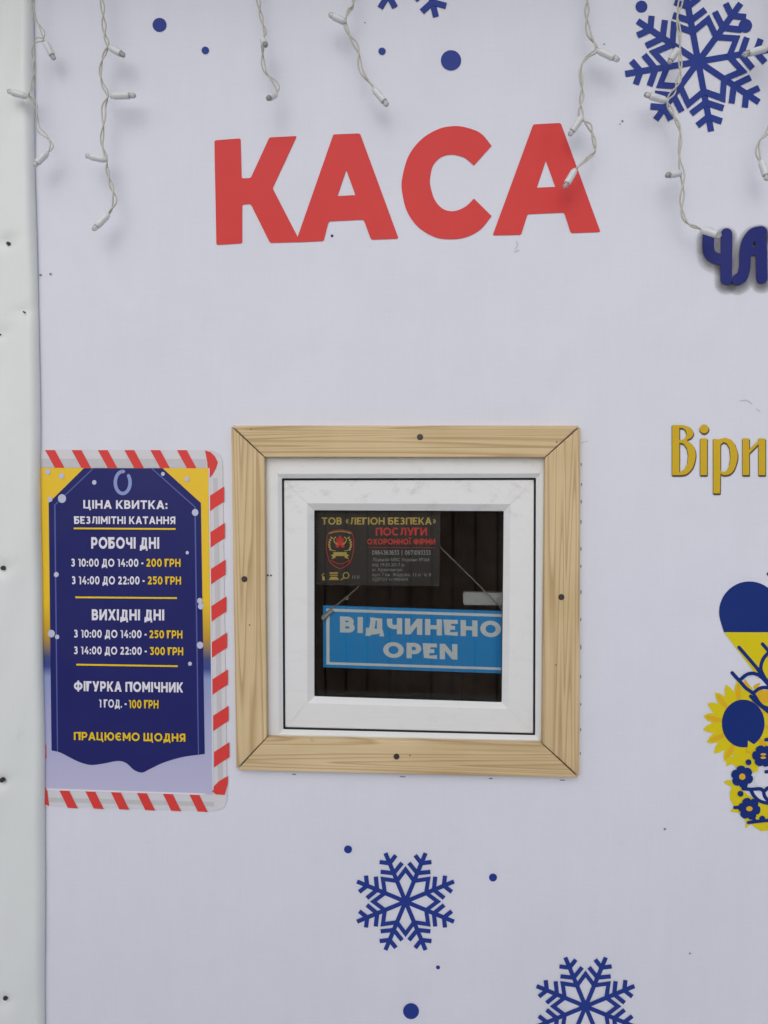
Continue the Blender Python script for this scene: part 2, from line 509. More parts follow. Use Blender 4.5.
# geometric capitals drawn as pen strokes. S: square ends, B: cut ends, O: closed, D: slanting bar cut level
ST = ('S', [(0, 0), (0, 1)])
SR = ('S', [(1, 0), (1, 1)])
Z_ = [(0.02, .88), (.22, .985), (.5, 1), (.78, .94), (.88, .77), (.8, .6), (.55, .53), (.3, .53)]
Z2 = [(.5, .53), (.82, .46), (.98, .27), (.85, .07), (.5, 0), (.2, .02), (0, .13)]
GL = {
    'А': (.86, [('D', 0, 0, .5, 1), ('D', 1, 0, .5, 1), ('B', [(.2, .26), (.8, .26)])]), 'Б': (.70, [('S', [(.9, 1), (0, 1), (0, 0)]), ('B', bowl(.58, 0, .57, .42))]),
    'В': (.70, [ST, ('B', bowl(.5, .52, 1, .40)), ('B', bowl(.58, 0, .52, .42))]), 'Г': (.58, [('S', [(1, 1), (0, 1), (0, 0)])]),
    'Д': (.88, [('S', [(0, -.22), (0, 0), (1, 0), (1, -.22)]), ('S', [(.85, 0), (.85, 1), (.36, 1)]), ('B', [(.36, 1.05), (.34, .7), (.28, .3), (.16, 0)])]),
    'Е': (.62, [('S', [(1, 1), (0, 1), (0, 0), (1, 0)]), ('B', [(0, .5), (.98, .5)])]), 'Є': (.78, [('B', arc(.56, .5, .56, .5, 42, 318, 24)), ('B', [(0, .5), (.85, .5)])]),
    'З': (.64, [('B', Z_), ('B', Z2)]), 'И': (.82, [ST, SR, ('D', 0, .02, 1, .98)]), 'І': (.0, [ST]), 'Ї': (.30, [('S', [(.5, 0), (.5, 1)]), ('S', [(-.35, 1.32), (-.35, 1.33)]), ('S', [(1.35, 1.32), (1.35, 1.33)])]),
    'К': (.76, [ST, ('D', .10, .34, 1, 1), ('D', .36, .56, 1, 0)]), 'Л': (.80, [('S', [(1, 0), (1, 1), (.32, 1)]), ('B', [(.32, 1.08), (.30, .6), (.22, .15), (0, 0)])]),
    'М': (.94, [ST, SR, ('D', 0, .98, .5, .25), ('D', 1, .98, .5, .25)]), 'Н': (.80, [ST, SR, ('B', [(0, .5), (1, .5)])]), 'О': (.98, [('O', arc(.5, .5, .5, .515, 0, 360, 32)[:-1])]),
    'П': (.80, [('S', [(0, 0), (0, 1), (1, 1), (1, 0)])]), 'Р': (.70, [ST, ('B', bowl(.55, .36, 1, .45))]), 'С': (.84, [('B', arc(.53, .5, .53, .515, 42, 318, 26))]),
    'Т': (.72, [('S', [(0, 1), (1, 1)]), ('S', [(.5, 1), (.5, 0)])]), 'У': (.80, [('D', 0, 1, .56, .26), ('D', 1, 1, .46, 0), ('B', [(.62, .1), (.45, -.02), (.2, .03)])]),
    'Ф': (1.05, [('S', [(.5, -.05), (.5, 1.05)]), ('O', arc(.5, .5, .5, .37, 0, 360, 28)[:-1])]), 'Х': (.82, [('D', 0, 0, 1, 1), ('D', 0, 1, 1, 0)]),
    'Ц': (.84, [('S', [(0, 1), (0, 0), (1, 0), (1, -.22)]), ('S', [(.84, 0), (.84, 1)])]), 'Ч': (.72, [SR, ('B', [(0, 1.1), (0, .7), (.1, .5), (.35, .42), (1, .44)])]),
    'Щ': (1.18, [('S', [(0, 1), (0, 0), (1, 0), (1, -.22)]), ('S', [(.46, 0), (.46, 1)]), ('S', [(.90, 0), (.90, 1)])]),
    'Ю': (1.18, [ST, ('B', [(0, .5), (.36, .5)]), ('O', arc(.67, .5, .33, .515, 0, 360, 28)[:-1])]),
    'Я': (.72, [SR, ('B', [(1, 1), (.45, 1)] + arc(.45, .68, .43, .32, 100, 260, 9) + [(.45, .36), (1, .36)]), ('D', .02, 0, .55, .36)]),
    '0': (.72, [('O', arc(.5, .5, .5, .515, 0, 360, 26)[:-1])]), '1': (.30, [('S', [(1, 0), (1, 1), (0.2, 1)])]),
    '2': (.64, [('B', [(.02, .82), (.15, .95), (.45, 1.01), (.8, .94), (.92, .72), (.8, .5), (0.1, .02)]), ('S', [(.1, 0), (1, 0)])]),
    '3': (.64, [('S', [(.05, 1), (.9, 1)]), ('B', [(.9, 1), (.45, .58), (.62, .58), (.92, .46), (.98, .26), (.85, .06), (.5, 0), (.2, .02), (0, .13)])]),
    '4': (.76, [('B', [(.68, 1.1), (.06, .27), (1.1, .27)]), ('S', [(.74, 0), (.74, .45)])]),
    '5': (.64, [('S', [(.92, 1), (.16, 1)]), ('B', [(.16, 1), (.12, .6), (.5, .61), (.85, .54), (.98, .3), (.85, .08), (.5, 0), (.2, .02), (0, .13)])]),
    '6': (.68, [('O', arc(.5, .32, .5, .32, 0, 360, 22)[:-1]), ('B', [(0, .32), (.05, .7), (.25, .95), (.55, 1.01), (.85, .95)])]), '7': (.66, [('S', [(0, .85), (0, 1), (.9, 1)]), ('D', .4, 0, 1, 1)]),
    '9': (.68, [('O', arc(.5, .68, .5, .32, 0, 360, 22)[:-1]), ('B', [(1, .68), (.95, .3), (.75, .05), (.45, -.01), (.15, .05)])]), '8': (.68, [('O', arc(.5, .76, .42, .24, 0, 360, 20)[:-1]), ('O', arc(.5, .27, .5, .27, 0, 360, 20)[:-1])]),
    ':': (.0, [('S', [(0, .04), (0, .05)]), ('S', [(0, .60), (0, .61)])]), '.': (.0, [('S', [(0, 0), (0, .01)])]), '-': (.22, [('S', [(0, .42), (1, .42)])]), '|': (0, [('S', [(0, -.15), (0, 1.1)])]),
    '«': (.5, [('B', [(.45, .8), (.05, .45), (.45, .1)]), ('B', [(1, .8), (.6, .45), (1, .1)])]), '»': (.5, [('B', [(0, .8), (.4, .45), (0, .1)]), ('B', [(.55, .8), (.95, .45), (.55, .1)])]),
    'N': (.84, [ST, SR, ('D', 0, .98, 1, .02)]),
}
for lat, cyr in zip('OPE', 'ОРЕ'):
    GL[lat] = GL[cyr]


def ribbon(pts, w, closed):
    pts = [Vector(p) for p in pts]; m = len(pts); L, Q = [], []
    for k in range(m):
        t = (pts[(k + 1) % m] - pts[k - 1]) if closed else (pts[min(k + 1, m - 1)] - pts[max(k - 1, 0)])
        t.normalize(); n = Vector((-t.y, t.x)); sc = 1.0
        if closed or 0 < k < m - 1:
            sc = 1 / max(0.5, abs((pts[k] - pts[k - 1]).normalized().dot(t)))
        L.append(pts[k] + n * w / 2 * sc); Q.append(pts[k] - n * w / 2 * sc)
    rng = range(m) if closed else range(m - 1)
    return [[L[k], L[(k + 1) % m], Q[(k + 1) % m], Q[k]] for k in rng]


def text(mb, body, x0, x1, yt, yb, y, th=0.2, slope=0.0, track=0.13):
    """a line of block capitals fitted between x0 and x1, caps from yt to yb"""
    polys, pen, k = [], 0.0, 0
    for ch in body:
        if ch == ' ':
            pen += 0.34 - (0 if track > 0.1 else 0.05); continue
        Wd, strokes = GL[ch]
        iw, ih = (max(Wd - th, 0) if Wd > 0 else 0.0), 1 - th
        if 0 < Wd < 0.35: iw = Wd - 0.1
        cen = lambda p: (pen + th / 2 + p[0] * iw, th / 2 + p[1] * ih)
        for si_, stq in enumerate(strokes):
            lift = si_ + 3 * (k % 2)
            if stq[0] == 'D':
                _, u0, v0, u1, v1 = stq
                fx = lambda u, v: pen + th / 2 + u * iw
                ww = th * 1.12 / 2
                q = [(fx(u0, 0) - ww, v0), (fx(u0, 0) + ww, v0), (fx(u1, 0) + ww, v1), (fx(u1, 0) - ww, v1)]
                polys.append((q, lift))
            else:
                pts = [Vector(cen(p)) for p in stq[1]]
                if stq[0] == 'S':
                    d0 = (pts[1] - pts[0]).normalized(); d1 = (pts[-1] - pts[-2]).normalized()
                    pts[0] = pts[0] - d0 * th / 2; pts[-1] = pts[-1] + d1 * th / 2
                for q in ribbon(pts, th * (0.5 if ch in '«»' else 1), stq[0] == 'O'):
                    polys.append((q, lift))
        pen += (iw + th) + track; k += 1
    pen -= track
    for q, lift in polys:
        f3 = []
        for X, Y in q:
            xx = x0 + X / pen * (x1 - x0)
            f3.append(P(xx, yb + slope * (xx - x0) - Y * (yb - yt), y - 0.00002 * lift))
        if (f3[1] - f3[0]).cross(f3[2] - f3[0]).y > 0: f3.reverse()
        mb.face(f3)


def line(name, mat, parent, *args, **kw):
    mb = MB(); text(mb, *args, **kw); return mb.build(name, mat, parent, fix=False)


def small_print(name, mat, parent, body, x0, x1, yt, yb, y):
    mb = MB(); v, f = glyphs(body, 0.0)
    a, b = min(p[0] for p in v), max(p[0] for p in v)
    mb.v = [P(x0 + (p[0] - a) / (b - a) * (x1 - x0), yb - p[1] / 0.72 * (yb - yt), y) for p in v]
    for t in f:
        A, B, C = (mb.v[k] for k in t[:3])
        mb.f.append(t if (B - A).cross(C - A).y < 0 else tuple(reversed(t))); mb.smooth.append(False)
    return mb.build(name, mat, parent, fix=False)


# ================================================================== SETTING
g = MB(); g.face([(-300, -300, 0), (300, -300, 0), (300, 300, 0), (-300, 300, 0)])
gr = g.build('ground', M['ground']); tag(gr, kind='structure')

# ------------------------------------------------------------------ kiosk
X0, X1, ZT = -1.05, 2.2, 2.45
# opening in the wall (a little inside the wooden surround)
o_tl, o_br = P(262, 452, 0.0), P(548, 746, 0.0)
ox0, ox1, oz0, oz1 = o_tl.x, o_br.x, o_br.z, o_tl.z
kiosk = thing('ticket_kiosk', (0.5, 0.9, 0), 'white ticket kiosk with a small square window, clad in printed banner', 'kiosk')
WT = 0.10
mb = MB()
for y, flip in ((0.0, False), (WT, True)):
    outer = [Vector((X0, y, 0.08)), Vector((X1, y, 0.08)), Vector((X1, y, ZT)), Vector((X0, y, ZT))]
    inner = [Vector((ox0, y, oz0)), Vector((ox1, y, oz0)), Vector((ox1, y, oz1)), Vector((ox0, y, oz1))]
    for k in range(4):
        j = (k + 1) % 4
        mb.face([outer[k], outer[j], inner[j], inner[k]])
for loop in ([(X0, 0.08), (X1, 0.08), (X1, ZT), (X0, ZT)], [(ox0, oz0), (ox1, oz0), (ox1, oz1), (ox0, oz1)]):
    for k in range(4):
        a, b = loop[k], loop[(k + 1) % 4]
        mb.face([(a[0], 0, a[1]), (b[0], 0, b[1]), (b[0], WT, b[1]), (a[0], WT, a[1])])
mb.build('front_wall', M['wall'], kiosk, fix='closed')
mb = MB(); mb.box((X0, WT, 0.08), (X0 + 0.06, 1.538, ZT)); mb.build('side_wall', M['inside'], kiosk)
mb = MB(); mb.box((X1 - 0.06, WT, 0.08), (X1, 1.538, ZT)); mb.build('side_wall', M['inside'], kiosk)
mb = MB()
x = X0 + 0.062
while x < X1 - 0.1:                                    # boarded back wall, narrow gaps between boards
    mb.box((x, 1.54, 0.08), (min(x + 0.118, X1 - 0.062), 1.585, ZT)); x += 0.124
mb.box((X0, 1.589, 0.08), (X1, 1.60, ZT))
mb.build('back_wall', M['inside'], kiosk)
mb = MB(); mb.box((X0, -0.0, 0.0), (X1, 1.6, 0.078)); mb.build('floor', M['inside_dark'], kiosk)
mb = MB(); mb.box((X0 - 0.06, -0.30, ZT + 0.002), (X1 + 0.06, 1.7, ZT + 0.09)); mb.build('roof', M['eave'], kiosk)  # unseen overhang, deepened to darken the top of the wall

# ------------------------------------------------------------------ printed banner
YB = -0.004
bx0, bx1, bz0, bz1 = -0.80, X1 - 0.02, 0.12, ZT - 0.02
mb = MB()
hole = [P(258, 449, YB), P(551, 449, YB), P(549, 750, YB), P(258, 748, YB)]
NX, NZ = 60, 50
# a sheet with a square hole, back edge turned to the wall
out = [Vector((bx0, YB, bz0)), Vector((bx1, YB, bz0)), Vector((bx1, YB, bz1)), Vector((bx0, YB, bz1))]
mb.poly([out, hole])
for l in (out, hole):
    for k in range(4):
        a, b = l[k], l[(k + 1) % 4]
        mb.face([a, b, Vector((b.x, -0.0004, b.z)), Vector((a.x, -0.0004, a.z))])
banner = mb.build('printed_banner', M['banner'])
tag(banner, 'large white vinyl banner with red КАСА lettering and blue snowflakes covering the kiosk wall', 'banner')

Y1 = YB - 0.0007          # first ink


def prt(fn, name, mat, parent=banner, label=None):
    mb = MB(); fn(mb); o = mb.build(name, mat, parent, fix=False)
    if label: o['label'] = label
    return o


z2 = lambda pts: [(x / 3 + 200, y / 3) for x, y in pts]
zc = lambda pts: [(x / 3.4909 + 390, y / 3.4909 + 110) for x, y in pts]
K = z2([(43, 421), (122, 415), (125, 535), (152, 534), (208, 412), (291, 408), (218, 565), (301, 726), (210, 729), (152, 612), (127, 614), (127, 730), (49, 735)])
A1 = z2([(400, 403), (480, 400), (596, 716), (513, 719), (491, 659), (386, 664), (371, 723), (287, 727)])
A1h = z2([(439, 510), (466, 585), (413, 588)])
A2 = zc([(500, 50), (596, 45), (735, 426), (631, 430), (608, 358), (480, 364), (458, 436), (358, 438)])
A2h = zc([(544, 178), (577, 268), (513, 271)])
Cout = [(355, 125), (318, 82), (270, 62), (225, 56), (170, 66), (110, 102), (65, 160), (43, 235), (42, 285), (60, 355), (100, 410), (155, 443), (205, 451), (262, 445), (315, 418), (355, 370)]
Cin = [(293, 309), (262, 338), (222, 353), (185, 345), (157, 315), (142, 270), (140, 240), (150, 195), (178, 165), (215, 156), (258, 166), (293, 194)]
Cp = [tuple(p) for p in spline(zc(Cout), 2.0)] + [tuple(p) for p in spline(zc(Cin), 2.0)]


def kasa(mb):
    mb.px(rounded(K, 2.0), Y1); mb.px(rounded(A1, 2.0), Y1 - 0.00012, [A1h])
    mb.px(Cp, Y1); mb.px(rounded(A2, 2.0), Y1, [A2h])


prt(kasa, 'lettering', M['red'], label='bold red letters КАСА')


def snowflake(cx, cy, Rr, rot, w, sx=1.0, sy=1.0):
    mb = MB(); lift = 0
    for k in range(8):
        a = R(rot + 45 * k)
        u, n = Vector((math.cos(a), math.sin(a))), Vector((-math.sin(a), math.cos(a)))
        q = lambda al, pe: (cx + (u.x * al + n.x * pe) * Rr * sx, cy + (u.y * al + n.y * pe) * Rr * sy)
        Yk = Y1 - 0.00005 * k
        stroke(mb, [q(0, 0), q(1.0, 0)], w, Yk, cap=False)
        for s in (1, -1):
            Yb = Y1 - 0.00005 * (9 + (s > 0))
            stroke(mb, [q(0.585, 0), q(0.705, 0.222 * s)], w, Yb, cap=False)
            stroke(mb, [q(0.79, 0), q(0.885, 0.168 * s)], w, Yb, cap=False)
        a2 = R(rot + 45 * k + 45)
        u2 = Vector((math.cos(a2), math.sin(a2))); am = R(rot + 45 * k + 22.5); um = Vector((math.cos(am), math.sin(am)))
        pt = lambda v, l: (cx + v.x * Rr * l * sx, cy + v.y * Rr * l * sy)
        Yc = Y1 - 0.00005 * (12 + k % 2)
        stroke(mb, [pt(u, 0.425), pt(um, 0.612), pt(u2, 0.425)], w * 0.95, Yc, cap=False)
    return mb


snowflake(698.3, 61.5, 72.0, -10, 6.3, 1.03, 0.985).build('snowflake', M['blue'], banner, fix=False)['label'] = 'large blue snowflake at the top right'
snowflake(405.5, 901.6, 52.5, 22.5, 4.3).build('snowflake', M['blue'], banner, fix=False)['label'] = 'blue snowflake below the window'
snowflake(585.6, 1006.4, 53.0, 22.5, 4.3).build('snowflake', M['blue'], banner, fix=False)['label'] = 'blue snowflake cut by the bottom edge'
snowflake(418.8, -55, 74, 31.6, 6.2).build('snowflake', M['blue'], banner, fix=False)['label'] = 'blue snowflake mostly above the photo with two tips showing'
for (cx, cy, r) in ((159.5, 24.8, 7), (205.3, 50.3, 3.8), (382, 51.2, 3.7), (451, 60.3, 10.2), (641.5, 6.5, 6), (745.5, 25.5, 6.7),
                    (348, 849.4, 4), (493, 877.5, 4), (438, 967.4, 2), (411, 1011.2, 8), (332, 235.8, 1.4)):
    mb = MB(); mb.px(ell(cx, cy, r), Y1 - (0.0008 if cx == 745.5 else 0)); mb.build('dot', M['blue'], banner, fix=False)

# ---- ЧА with its printed blurred halo
z8 = lambda pts: [(x / 7.111 + 660, y / 7.111 + 200) for x, y in pts]
CH1 = spline(z8([(345, 245), (345, 340), (362, 392), (410, 418), (450, 424)]), 1.5)
CH2 = z8([(474, 240), (473, 400), (471, 562)])
AL = spline(z8([(552, 566), (586, 540), (603, 470), (606, 380), (622, 300), (665, 240), (722, 226)]), 1.5)
AR = z8([(716, 230), (722, 400), (725, 555)])
AX = z8([(610, 366), (720, 362)])


def cha(mb, w, dy, y):
    for k, pth in enumerate((CH1, CH2, AL, AR, AX)):
        stroke(mb, [(p[0], p[1] + dy) for p in pth], w if k != 4 else w * 0.75, y - 0.00004 * k)


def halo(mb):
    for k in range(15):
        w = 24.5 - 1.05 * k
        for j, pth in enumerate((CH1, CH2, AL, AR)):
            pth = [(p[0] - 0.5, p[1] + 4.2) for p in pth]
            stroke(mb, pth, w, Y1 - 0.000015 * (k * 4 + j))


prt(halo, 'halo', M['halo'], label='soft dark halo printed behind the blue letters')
prt(lambda mb: cha(mb, 11.5, 0, Y1 - 0.0012), 'lettering', M['dblue'], label='dark blue rounded letters ЧА')

# ---- Віри
z6 = lambda pts: [(x / 6.0 + 640, y / 6.0 + 400) for x, y in pts]
Vo = z6([(193, 150), (255, 150)]) + [tuple(p) for p in spline(z6([(268, 152), (305, 168), (320, 200), (308, 225), (282, 242), (318, 272), (334, 330), (318, 400), (285, 440), (250, 450)]), 1)] + z6([(193, 450)])
Vh1 = z6([(236, 166), (258, 168), (275, 182), (281, 205), (273, 226), (258, 238), (236, 240)])
Vh2 = z6([(236, 254), (262, 262), (282, 290), (290, 330), (284, 380), (268, 414), (236, 434)])
Io = z6([(362, 230), (403, 230), (402, 450), (362, 450)])
Ro = z6([(440, 232), (470, 236), (512, 226), (548, 238)]) + [tuple(p) for p in spline(z6([(568, 262), (586, 330), (572, 400), (545, 440), (505, 450), (482, 440)]), 1)] + z6([(480, 560), (440, 560)])
Rh = z6([(482, 268), (500, 252), (520, 258), (538, 290), (544, 340), (536, 395), (518, 428), (496, 432), (482, 420)])
NN = [z6([(616, 230), (655, 230), (655, 450), (616, 450)]), z6([(712, 230), (752, 230), (752, 450), (712, 450)]), z6([(653, 300), (714, 240), (714, 262), (653, 322)])]


def viri(mb, dx, dy, y):
    s = lambda l: [(a + dx, b + dy) for a, b in l]
    mb.px(s(Vo), y, [s(Vh1), s(Vh2)]); mb.px(s(Io), y); mb.px(s(ell(*z6([(385, 173)])[0], 4.4)), y)
    mb.px(s(Ro), y, [s(Rh)])
    for k, l in enumerate(NN): mb.px(s(l), y - (0.00005 if k == 2 else 0))


prt(lambda mb: [viri(mb, a, b, Y1 - 0.00011 * k) for k, (a, b) in enumerate(((0.9, 1.3), (-0.5, 1.0), (0.3, 1.8)))], 'lettering_edge', M['goldedge'])
prt(lambda mb: viri(mb, 0, 0, Y1 - 0.0005), 'lettering', M['gold'], label='yellow display lettering cut by the right edge')

# ---- heart and sunflower emblem
zh = lambda pts: [(x / 10.235 + 700, y / 10.235 + 600) for x, y in pts]
zf = lambda pts: [(x / 6.02 + 668, y / 6.02 + 680) for x, y in pts]
HCX = 786.0
lobe = [(HCX, 605)] + [(749.5 + 30.4 * math.cos(R(t)), 612 + 30.6 * math.sin(R(t))) for t in range(-28, -204, -8)]
lobe = lobe + [(722.5, 627.5), (724, 632.2)]
blue_half = lobe + [(2 * HCX - a, b) for a, b in reversed(lobe[1:])]
mb = MB(); mb.px(blue_half, Y1)
heart = mb.build('heart_emblem', M['emblue'], banner, fix=False); heart['label'] = 'blue and yellow heart with sunflower at the right edge'
mb = MB(); mb.px([(724, 632.2), (2 * HCX - 724, 632.8), (HCX + 4, 704), (HCX - 4, 704), (757, 676)], Y1)
mb.build('heart_lower_half', M['yellow'], heart, fix=False)
SFX, SFY = 743.2, 723.5
pet = []
NP = 20
for k in range(NP):
    a = 180 + 9 - 360.0 / NP * k + 1
    da = 360.0 / NP
    for t, rr in ((-0.5, 31.5), (-0.28, 37.4), (0.0, 42.0), (0.28, 37.4)):
        an = R(a - da * t)
        pet.append((SFX + rr * math.cos(an) * 0.97, SFY + rr * math.sin(an) * 1.03))
pet2 = [(SFX + (a - SFX) * 0.97, SFY + (b - SFY) * 0.97) for a, b in pet]
mb = MB(); mb.px(pet, Y1 - 0.0001); mb.build('sunflower_petals', M['yellow'], heart, fix=False)
mb = MB()
for k in range(NP):                                    # alternate amber petals
    if k % 2: continue
    a = 180 + 9 - 18 * k + 1
    l = [(SFX + rr * math.cos(R(a + 18 * t)) * 0.97, SFY + rr * math.sin(R(a + 18 * t)) * 1.03) for t, rr in ((-0.42, 22), (-0.4, 30), (-0.2, 36), (0.0, 39.5), (0.16, 36), (0.2, 30), (0.1, 22))]
    mb.px(l, Y1 - 0.0002)
mb.build('petal_shading', M['amber'], heart, fix=False)
disc = [p for p in ell(SFX, SFY, 21.4, 23.9, 60) if not (R(56) < math.atan2(p[1] - SFY, p[0] - SFX) < R(80))]
mb = MB(); mb.px(ell(SFX, SFY, 21.4, 23.9, 60), Y1 - 0.0003); mb.build('sunflower_disc', M['emblue'], heart, fix=False)
mb = MB(); mb.px([(748, 740.5), (755.5, 745.5), (752, 750.5), (747.6, 751)], Y1 - 0.0004); mb.build('petal', M['yellow'], heart, fix=False)
blob = zf([(330, 620), (350, 602), (378, 606), (392, 640), (430, 560), (540, 520), (520, 560), (470, 545), (420, 560), (400, 640), (420, 660), (480, 660), (500, 700), (560, 760), (640, 760), (760, 740), (760, 890), (640, 905), (590, 900), (556, 908), (525, 890), (500, 870), (468, 892), (460, 870), (480, 850), (420, 800), (378, 792), (395, 760), (372, 700), (376, 650)])
blob = zf([(335, 618), (352, 603), (378, 604), (396, 634), (430, 640), (480, 690), (560, 740), (640, 745), (780, 740), (780, 890), (640, 905), (560, 910), (525, 888), (500, 868), (466, 893), (470, 855), (430, 800), (374, 792), (398, 762), (374, 720), (372, 680), (384, 645)])
mb = MB(); mb.px(blob, Y1 - 0.0002); mb.px(zf([(350, 470), (480, 440), (560, 470), (540, 548), (515, 560), (490, 520), (420, 530), (385, 505), (352, 520)]), Y1 - 0.00025)
mb.build('yellow_leaves', M['yellow'], heart, fix=False)
mb = MB(); mb.px(zf([(505, 668), (560, 672), (600, 705), (602, 735), (548, 718)]), Y1 - 0.00035); mb.px(zf([(528, 575), (556, 548), (640, 540), (640, 640), (540, 645), (518, 610)]), Y1 - 0.00035)
mb.px(zh([(455, 810), (545, 775), (640, 815), (690, 880), (620, 900), (560, 930)]), Y1 - 0.00035)
mb.build('white_leaves', M['banner'], heart, fix=False)
mb = MB(); mb.px(zh([(440, 845), (470, 815), (505, 880), (490, 905)]), Y1 - 0.0004); mb.px(zh([(540, 895), (560, 868), (610, 845), (615, 865), (570, 920)]), Y1 - 0.0004)
mb.px(zh([(555, 960), (640, 925), (760, 920), (900, 960), (900, 1010), (620, 1060), (580, 1010)]), Y1 - 0.0004)
mb.build('leaf_fill', M['amber'], heart, fix=False)
mb = MB(); ly = Y1 - 0.0005; w = 3.5
lines = [zh([(330, 745), (420, 845), (470, 900), (545, 955)]), zh([(400, 485), (500, 600), (600, 720), (690, 850), (800, 960)]),
         zh([(640, 450), (700, 520), (800, 640)]), zh([(700, 540), (650, 600), (625, 670), (630, 730), (680, 820), (760, 880)]),
         zh([(420, 810), (480, 762), (540, 750), (600, 765)]), zh([(600, 765), (650, 810), (720, 890)]),
         zh([(545, 955), (600, 910), (660, 895), (760, 905)]), zh([(520, 985), (560, 1030), (620, 1080), (720, 1160)]),
         zf([(452, 655), (500, 658), (555, 655), (578, 668), (602, 650), (640, 640)]), zf([(500, 665), (520, 700), (552, 728), (600, 742), (650, 748)]),
         zf([(575, 668), (582, 700), (602, 725)]), zf([(403, 768), (450, 765)]), zf([(485, 858), (550, 850), (640, 842)]), zf([(520, 92), (560, 150), (612, 175)]),
         zf([(520, 840), (500, 820), (490, 790)]), zf([(455, 620), (470, 650)]), zf([(590, 360), (640, 352)]), zf([(590, 553), (640, 548)])]
for k, l in enumerate(lines):
    mb = MB(); stroke(mb, spline(l, 1.2), w, ly - 0.00004 * k); mb.build('stem', M['emblue'], heart, fix=False)


def flower(cx, cy, r, petals=6, rot=0):
    out = []
    for k in range(petals):
        a0 = rot + 360 / petals * k
        for t in (-0.5, -0.36, -0.18, 0, 0.18, 0.36):
            out.append((cx + r * (0.80 + 0.20 * math.cos(math.pi * t * 1.0) ** 0.6 if abs(t) < 0.5 else r * 0.80 / r) * math.cos(R(a0 + 60 * t)) if False else cx + r * (0.80 + 0.20 * max(0, math.cos(math.pi * t)) ** 0.5) * math.cos(R(a0 + 360 / petals * t)),
                        cy + r * (0.80 + 0.20 * max(0, math.cos(math.pi * t)) ** 0.5) * math.sin(R(a0 + 360 / petals * t))))
    return out


for (x, y, r, rot) in ((447, 582, 66, 20), (490, 775, 66, 10), (574, 458, 66, 5)):
    c = zf([(x, y)])[0]
    mb = MB(); mb.px(flower(c[0], c[1], r / 6.02 * 1.03, 6, rot), Y1 - 0.0013); mb.build('small_flower', M['emblue'], heart, fix=False)
    mb = MB()
    if y != 458:
        mb.px(ell(c[0], c[1], 3.2, 3.2 if y == 582 else 2.5), Y1 - 0.0015)
    else:
        mb.px(ell(c[0], c[1] - 1.7, 2.8, 1.2), Y1 - 0.0015); mb.px(ell(c[0], c[1] + 1.6, 2.8, 1.2), Y1 - 0.0015)
    mb.build('flower_centre', M['amber'], heart, fix=False)
for (x, y) in ((485, 495), (437, 685), (568, 835)):
    c = zf([(x, y)])[0]; mb = MB(); mb.px(ell(c[0], c[1], 3.0), Y1 - 0.0014); mb.build('berry', M['emblue'], heart, fix=False)
mb = MB(); mb.px(ell(768.5, 574, 1.8), Y1); mb.build('dot', M['emblue'], banner, fix=False)

# scuffs and specks of the banner
for (x, y, r) in ((382.8, 706 - 640, 0), (665, 829, 1.2), (690, 953.5, 1.1), (664.5, 829.5, 1.0), (40.5, 275, 1.4), (50.5, 274, 1.3), (604.3, 44, 0.9), (365, 22.5, 0.8), (622.5, 121, 1.1), (620, 124, 0.7)):
    if r:
        mb = MB(); mb.px(ell(x, y, r, r * 0.9, 10), Y1); mb.build('speck', M['speck'], banner, fix=False)
for l in ([(740, 400.5), (747, 400), (752, 403.5)], [(757, 409), (760, 411)], [(516, 241), (518, 245), (515, 249)], [(514, 252), (519, 250)], [(581, 443), (588, 441)]):
    mb = MB(); stroke(mb, l, 0.7, Y1); mb.build('scuff', M['stripe_grey2'], banner, fix=False)

# ------------------------------------------------------------------ price poster
YP = YB - 0.0014
L1 = YP - 0.0004
poly = rounded([(24, 449.5), (222.3, 450), (227.3, 811), (28, 805.5)], [0, 15, 15, 0], 8)
mb = MB(); mb.prism(poly, YP, YB - 0.0003)
price = mb.build('price_poster', M['stripe_grey'])
tag(price, 'navy and yellow price poster with a red striped candy cane border, beside the white cladding', 'poster')
# darker ribbon down the middle of the border
mb = MB()
mb.px([(24, 458.5), (206, 459), (206, 467.8), (24, 467.6)], L1); mb.px([(213.0, 478), (217.5, 478), (222.8, 790), (218.0, 790)], L1 - 0.00005)
mb.px([(28, 797), (214, 802), (214, 806.5), (28, 801.5)], L1)
mb.build('border_band', M['stripe_grey2'], price, fix=False)
q1 = lambda x, y: (x / 3.657 + 30, y / 3.657 + 440)
q2 = lambda x, y: (x / 3.657 + 30, y / 3.657 + 620)


def stripe(pts, y):
    mb = MB(); mb.px(pts, y); mb.build('candy_stripe', M['stripe_red'], price, fix=False)


ly = L1 - 0.0002
for x in (55, 152, 248, 345, 440, 537, -42):
    s = 0.0
    stripe([q1(x, 37), q1(x + 36, 37), q1(x + 72, 103), q1(x + 37, 104)], ly)
stripe([q1(640, 38)] + [q1(*p) for p in ((660, 44), (676, 60), (687, 82), (680, 104), (668, 126), (654, 142), (650, 120), (648, 80))], ly)
rb = lambda y: 708 + (y - 100) * 0.0205
for k, y in enumerate((170, 303, 437, 572, 704, 839, 972, 1105)):
    xl, xr = 653 + (y - 100) * 0.0195, rb(y)
    stripe([q1(xr, y), q1(xr, y + 55), q1(xl, y + 93), q1(xl, y + 36)], ly)
stripe([q2(724, 570), q2(723, 600), q2(712, 640), q2(680, 638), q2(660, 622), q2(690, 590)], ly)
for x in (105, 200, 293, 388, 483, 580):
    d = (x - 105) * 0.028
    stripe([q2(x, 619 + d), q2(x + 36, 620 + d), q2(x + 70, 689 + d), q2(x + 33, 687 + d)], ly)
stripe([q2(30, 612), q2(62, 614), q2(70, 680), q2(50, 672), q2(30, 640)], ly)
for y in (748,):
    stripe([(43, y), (46.2, y - 4), (46.6, y + 10), (43, y + 14)], ly - 0.0004)
